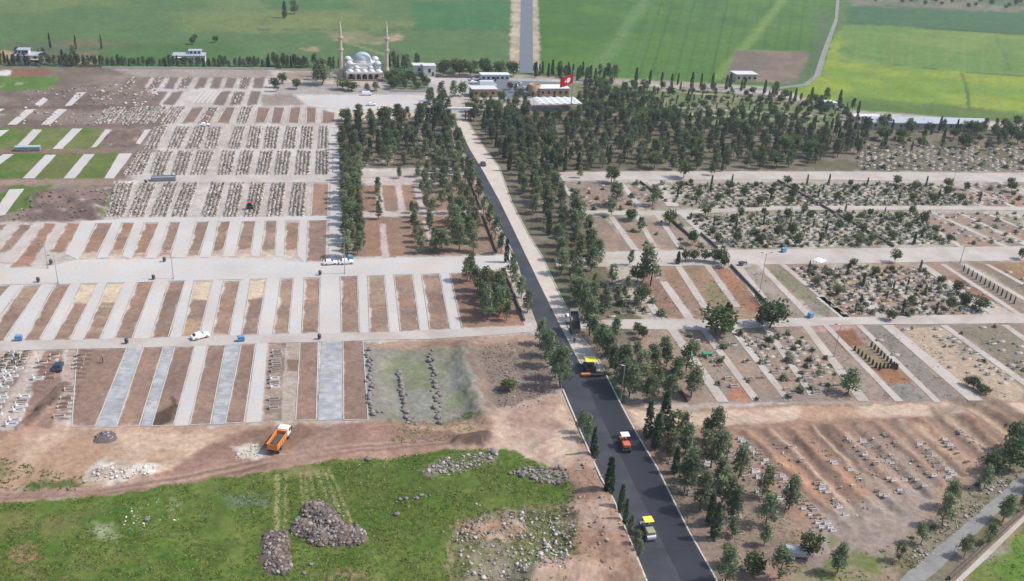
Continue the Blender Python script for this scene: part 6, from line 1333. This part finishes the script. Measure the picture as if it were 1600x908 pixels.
for k in range(5):
    for (y, z, rr) in ((-1.2, 5.0, 1.7),) + (((1.6, 6.4, 1.5),) if k in (1, 3) else ()):
        b = MB().mat(M_domew); b.lathe(((k - 2) * 3.7, y, z), [(rr * math.cos(a), rr * .85 * math.sin(a)) for a in np.linspace(0, math.pi / 2, 6)], 16); b.build('portico_dome', mo)
b = MB().mat(M_white); b.box((0, -1.4, 4.55), (19, 4.2, .9)); b.build('portico_roof', mo)
for x in (-9.2, -4.6, -1.6, 1.6, 4.6, 9.2): b = MB().mat(M_cut); b.box((x, -3.3, 2.4), (.6, .5, 3.5)); b.build('portico_column', mo)
for x0, x1 in ((-8.9, -4.9), (-4.3, -1.9), (-1.3, 1.3), (1.9, 4.3), (4.9, 8.9)):      # arches springing between the columns
    b = MB().mat(M_cut); w = (x1 - x0) / 2; xm = (x0 + x1) / 2; hh = min(w, 1.1)
    pr = [(x0, 4.1)] + [(x0, 2.9)] + [(xm - w * math.cos(a), 2.9 + hh * math.sin(a)) for a in np.linspace(0, math.pi, 11)] + [(x1, 4.1)]
    b.extr(pr, -3.5, -3.1); b.build('portico_arch', mo)
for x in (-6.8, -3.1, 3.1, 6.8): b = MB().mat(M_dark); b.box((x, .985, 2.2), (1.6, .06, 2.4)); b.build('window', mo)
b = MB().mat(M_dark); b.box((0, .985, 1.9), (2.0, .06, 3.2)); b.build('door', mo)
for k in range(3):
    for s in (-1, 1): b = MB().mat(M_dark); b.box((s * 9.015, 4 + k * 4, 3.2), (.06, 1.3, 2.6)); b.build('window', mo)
def minaret(u, v, lb):
    p = P(u, v); r = empty('minaret', (p.x, p.y, 0), 0, lb, 'minaret'); r.scale = (.82, .82, .96)
    b = MB().mat(M_cut); b.box((0, 0, 2.2), (3.0, 3.0, 4.4)); b.lathe((0, 0, 4.4), [(1.75, 0), (1.25, 1.6)], 12); b.build('base', r)
    b = MB().mat(M_cut); b.lathe((0, 0, 6), [(1.25, 0), (1.18, 8.5)], 16).lathe((0, 0, 14.5), [(1.05, 0), (1.0, 6)], 16).lathe((0, 0, 20.5), [(.88, 0), (.82, 3.6)], 16); b.build('shaft', r)
    for z in (13.6, 19.8): b = MB().mat(M_cut); b.lathe((0, 0, z), [(1.15, 0), (1.75, .8), (1.75, 1.7), (1.6, 1.7), (1.6, .9), (.9, .9)], 16); b.build('balcony', r)
    b = MB().mat(M_cut); b.lathe((0, 0, 24.1), [(1.0, 0), (.75, 1.2), (.3, 4.2), (.0, 5.4)], 16); b.build('spire', r)
minaret(533, 121, 'left minaret of the mosque'); minaret(604, 122, 'right minaret of the mosque')
def house(name, u, v, dims, wall_m, roof_m, label, cat, rz=None, roof='flat', wins=4, z0=0, dark_front=False):
    p = P(u, v); r = empty(name, (p.x, p.y, z0), AX if rz is None else rz, label, cat); L, Wd, h = dims
    b = MB().mat(wall_m); b.box((0, Wd / 2, h / 2), (L, Wd, h)); b.build('wall', r)
    b = MB().mat(roof_m)
    if roof == 'flat': b.box((0, Wd / 2, h + .14), (L + .6, Wd + .6, .28))
    elif roof == 'gable': b.extr([(-.4, h), (Wd + .4, h), (Wd / 2, h + Wd * .16)], -L / 2 - .4, L / 2 + .4, Matrix.Rotation(R_(90), 4, 'Z') @ Matrix.Diagonal((1, -1, 1, 1)) if False else Matrix(((0, 1, 0, 0), (1, 0, 0, 0), (0, 0, 1, 0.003), (0, 0, 0, 1))))
    b.build('roof', r)
    for k in range(wins):
        x = -L / 2 + (k + .5) * L / wins; fr = MB().mat(M_lightsteel); fr.box((x, -.03, h * .55), (min(1.5, L / wins * .7), .08, h * .42)); f = fr.build('window', r)
        g = MB().mat(M_glass); g.box((x, -.08, h * .55), (min(1.3, L / wins * .6), .04, h * .36)); g.build('pane', f)
    d = MB().mat(M_dark); d.box((L * .28, -.025, 1.05), (1.0, .07, 2.1)) if wins < 3 else d.box((L / wins * .0, -.025, 1.05), (.9, .07, 2.1)); d.build('door', r)
    return r
house('site_office', 774, 127, (15, 5, 3.2), M_white, M_tent, 'long white prefabricated office behind the tan gate house', 'office', wins=6)
house('gate_house', 757, 152, (12.5, 7, 3.8), M_tan, M_white, 'tan stone gate house with a flat white roof', 'house', wins=3)
house('gate_pavilion', 655, 116, (6, 6, 4.4), M_white, M_white, 'left of two white blocks beside the mosque garden', 'building', wins=1)
house('gate_pavilion', 671, 119, (6.5, 6, 5.2), M_white, M_white, 'right and taller of two white blocks beside the mosque garden', 'building', wins=1)
hh = house('wash_hall', 866, 152, (15, 8, 4.2), M_tan, M_tent, 'brown hall with rounded end under a white roof behind the flag', 'hall', wins=5)
b = MB().mat(M_tan); b.lathe((-9.2, 4, 0), [(3.2, 0), (3.2, 5.6), (2.4, 5.6), (2.4, 4.6), (0, 4.6)], 20); b.build('round_tower', hh)
p = P(872, 171); r = empty('tensile_canopy', (p.x, p.y, 0), AX, 'long white membrane canopy in front of the brown hall', 'canopy'); b = MB().mat(M_tent); n = 6
for k in range(n):
    x0, x1 = -10.5 + k * 3.5, -7 + k * 3.5
    b.extr([(x0, 3.6), (x1 - .02, 3.6), ((x0 + x1) / 2, 4.2)], -4.5, 8)
b.build('membrane', r)
for x in (-10, -5, 0, 5, 10):
    for y in (-4.2, 7.7): q = MB().mat(M_lightsteel); q.tube((x, y, 0), (x, y, 3.4), .09, n=6); q.build('post', r)
house('farm_house', 1166, 128, (13, 8, 4.0), M_cut, M_white, 'cream farm house with flat roofs in front of the brown field', 'house', wins=4)
VL = [None, None]; VL[0] = house('villa', 45, 101, (12, 9, 4.2), M_white, M_roofg, 'white villa with grey roofs at the far left', 'villa', wins=4)
VL[1] = house('villa', 296, 98, (16, 8, 3.4), M_white, M_roofg, 'low white house behind the hedge left of the mosque', 'house', wins=6)
for hs, (dx, dz, w, d, h) in ((VL[0], (-2.5, 4.5, 5, 5, 2.0)), (VL[1], (3, 3.7, 6, 4, 1.6))):
    b = MB().mat(M_white); b.box((dx, 5.5, dz + h / 2), (w, d, h)); b.build('upper_storey', hs)
    b = MB().mat(M_roofg); b.box((dx, 5.5, dz + h + .12), (w + .8, d + .8, .22)); b.build('upper_roof', hs)
    for k in range(3): g = MB().mat(M_glass); g.box((dx - w / 3 + k * w / 3, 5.5 - d / 2 - .02, dz + h * .55), (1.0, .05, 1.2)); g.build('window', hs)
    b = MB().mat(M_cut); b.box((-dx * 1.4, -1.4, 2.9), (5.5, 2.8, .2)); 
    for x in (-2.5, 2.5): b.box((-dx * 1.4 + x, -2.6, 1.4), (.25, .25, 2.78))
    b.build('veranda', hs)
house('garden_shed', 1297, 171, (6.5, 5, 3.2), M_white, M_tent, 'small white shed at the edge of the garden and the yellow-green field', 'shed', wins=2)
house('garden_shed', 1200, 84, (5, 2.5, 2), M_white, M_tent, 'tiny white hut beside the brown field', 'hut', wins=1) if False else None
house('greenhouse', 1452, 203, (60, 10, 3.2), M_lightsteel, M_roofg, 'very long grey shed along the yellow-green field', 'shed', roof='gable', wins=14, rz=AX - .10)
house('garden_shed', 1355, 190, (14, 5, 2.2), M_white, M_white, 'low pale shed left of the very long grey shed', 'shed', wins=3, rz=AX - .1)
# road gate
p = P(716, 187); r = empty('entrance_gate', (p.x, p.y, 0), AX, 'white entrance gate beam across the road', 'gate')
for x in (-5.5, 5.5): b = MB().mat(M_cut); b.box((x, 0, 2.2), (.9, .9, 4.4)); b.build('gate_post', r)
b = MB().mat(M_white); b.box((0, 0, 4.9), (12.6, 1.4, 1.0)); b.build('beam', r)
p = P(727, 186); b = MB().mat(M_red); b.tube((0, 0, 0), (0, 0, 5), .25, n=8).tube((1.4, 0, 0), (1.4, 0, 5), .25, n=8).mat(M_white).box((.7, 0, 5.2), (2.4, .5, .4)); tag(b.build('portal_frame', None, (p.x, p.y, 0), AX), 'small red portal beside the entrance gate', 'portal')
# flag
fp = P(891, 178); r = empty('flagpole', (fp.x, fp.y, 0), 0, 'very tall white flagpole before the white canopy', 'flagpole')
b = MB().mat(M_lightsteel); b.tube((0, 0, 0), (0, 0, 19.6), .3, .14, 10).tube((0, 0, 0), (0, 0, .9), .9, .9, 12); b.build('pole', r)
b = MB().mat(M_lightsteel); b.lathe((0, 0, 19.55), [(0, 0), (.3, .2), (.3, .4), (0, .6)], 10); b.build('ball', r)
M_flag = mat('red_flag_cloth', (0.72, 0.02, 0.03), 0.8, 0.06, 1.0, trans=0.35); M_fw = mat('white_flag_cloth', (0.8, 0.8, 0.8), 0.8, 0, 1)
FL, FH = 6.6, 4.6
def fxy(s, t): return (-0.2 - s * FL, 0.35 * math.sin(s * 7.0) * (s + .15), 19.2 - (1 - t) * FH - s * 2.2 - 0.25 * math.sin(s * 5))
NX, NZ = 26, 10; V = [fxy(i / NX, k / NZ) for k in range(NZ + 1) for i in range(NX + 1)]
F = [(k * (NX + 1) + i, k * (NX + 1) + i + 1, (k + 1) * (NX + 1) + i + 1, (k + 1) * (NX + 1) + i) for k in range(NZ) for i in range(NX)]
V2 = [(x, y + .04, z) for x, y, z in V]; n0 = len(V)
fo = link('flag', mesh_np('flag', V + V2, F + [tuple(n0 + i for i in f[::-1]) for f in F], None, [M_flag]), None, (fp.x, fp.y, 0), R_(32)); tag(fo, 'red flag with a white crescent and star flying from the tall pole', 'flag')
def emblem(pts, nm):
    for off in (-.06, .1):
        b = MB().mat(M_fw); c = [fxy(s / FL, t / FH) for s, t in pts]; vs = [b.b.verts.new((x, y + off, z)) for x, y, z in c]; f = b.b.faces.new(vs); bmesh.ops.triangulate(b.b, faces=[f])
        b.build(nm, fo)
cx, cy, R1 = 2.3, 2.3, 1.15
outer = [(cx + R1 * math.cos(a), cy + R1 * math.sin(a)) for a in np.linspace(R_(38), R_(322), 28)]
inner = [(cx + .36 + .9 * math.cos(a), cy + .9 * math.sin(a)) for a in np.linspace(R_(310), R_(50), 24)]
emblem(outer + inner, 'crescent')
sx, sy = 4.0, 2.3; emblem([(sx + (.62 if k % 2 == 0 else .24) * math.cos(R_(180 + 36 * k)), sy + (.62 if k % 2 == 0 else .24) * math.sin(R_(180 + 36 * k))) for k in range(10)], 'star')
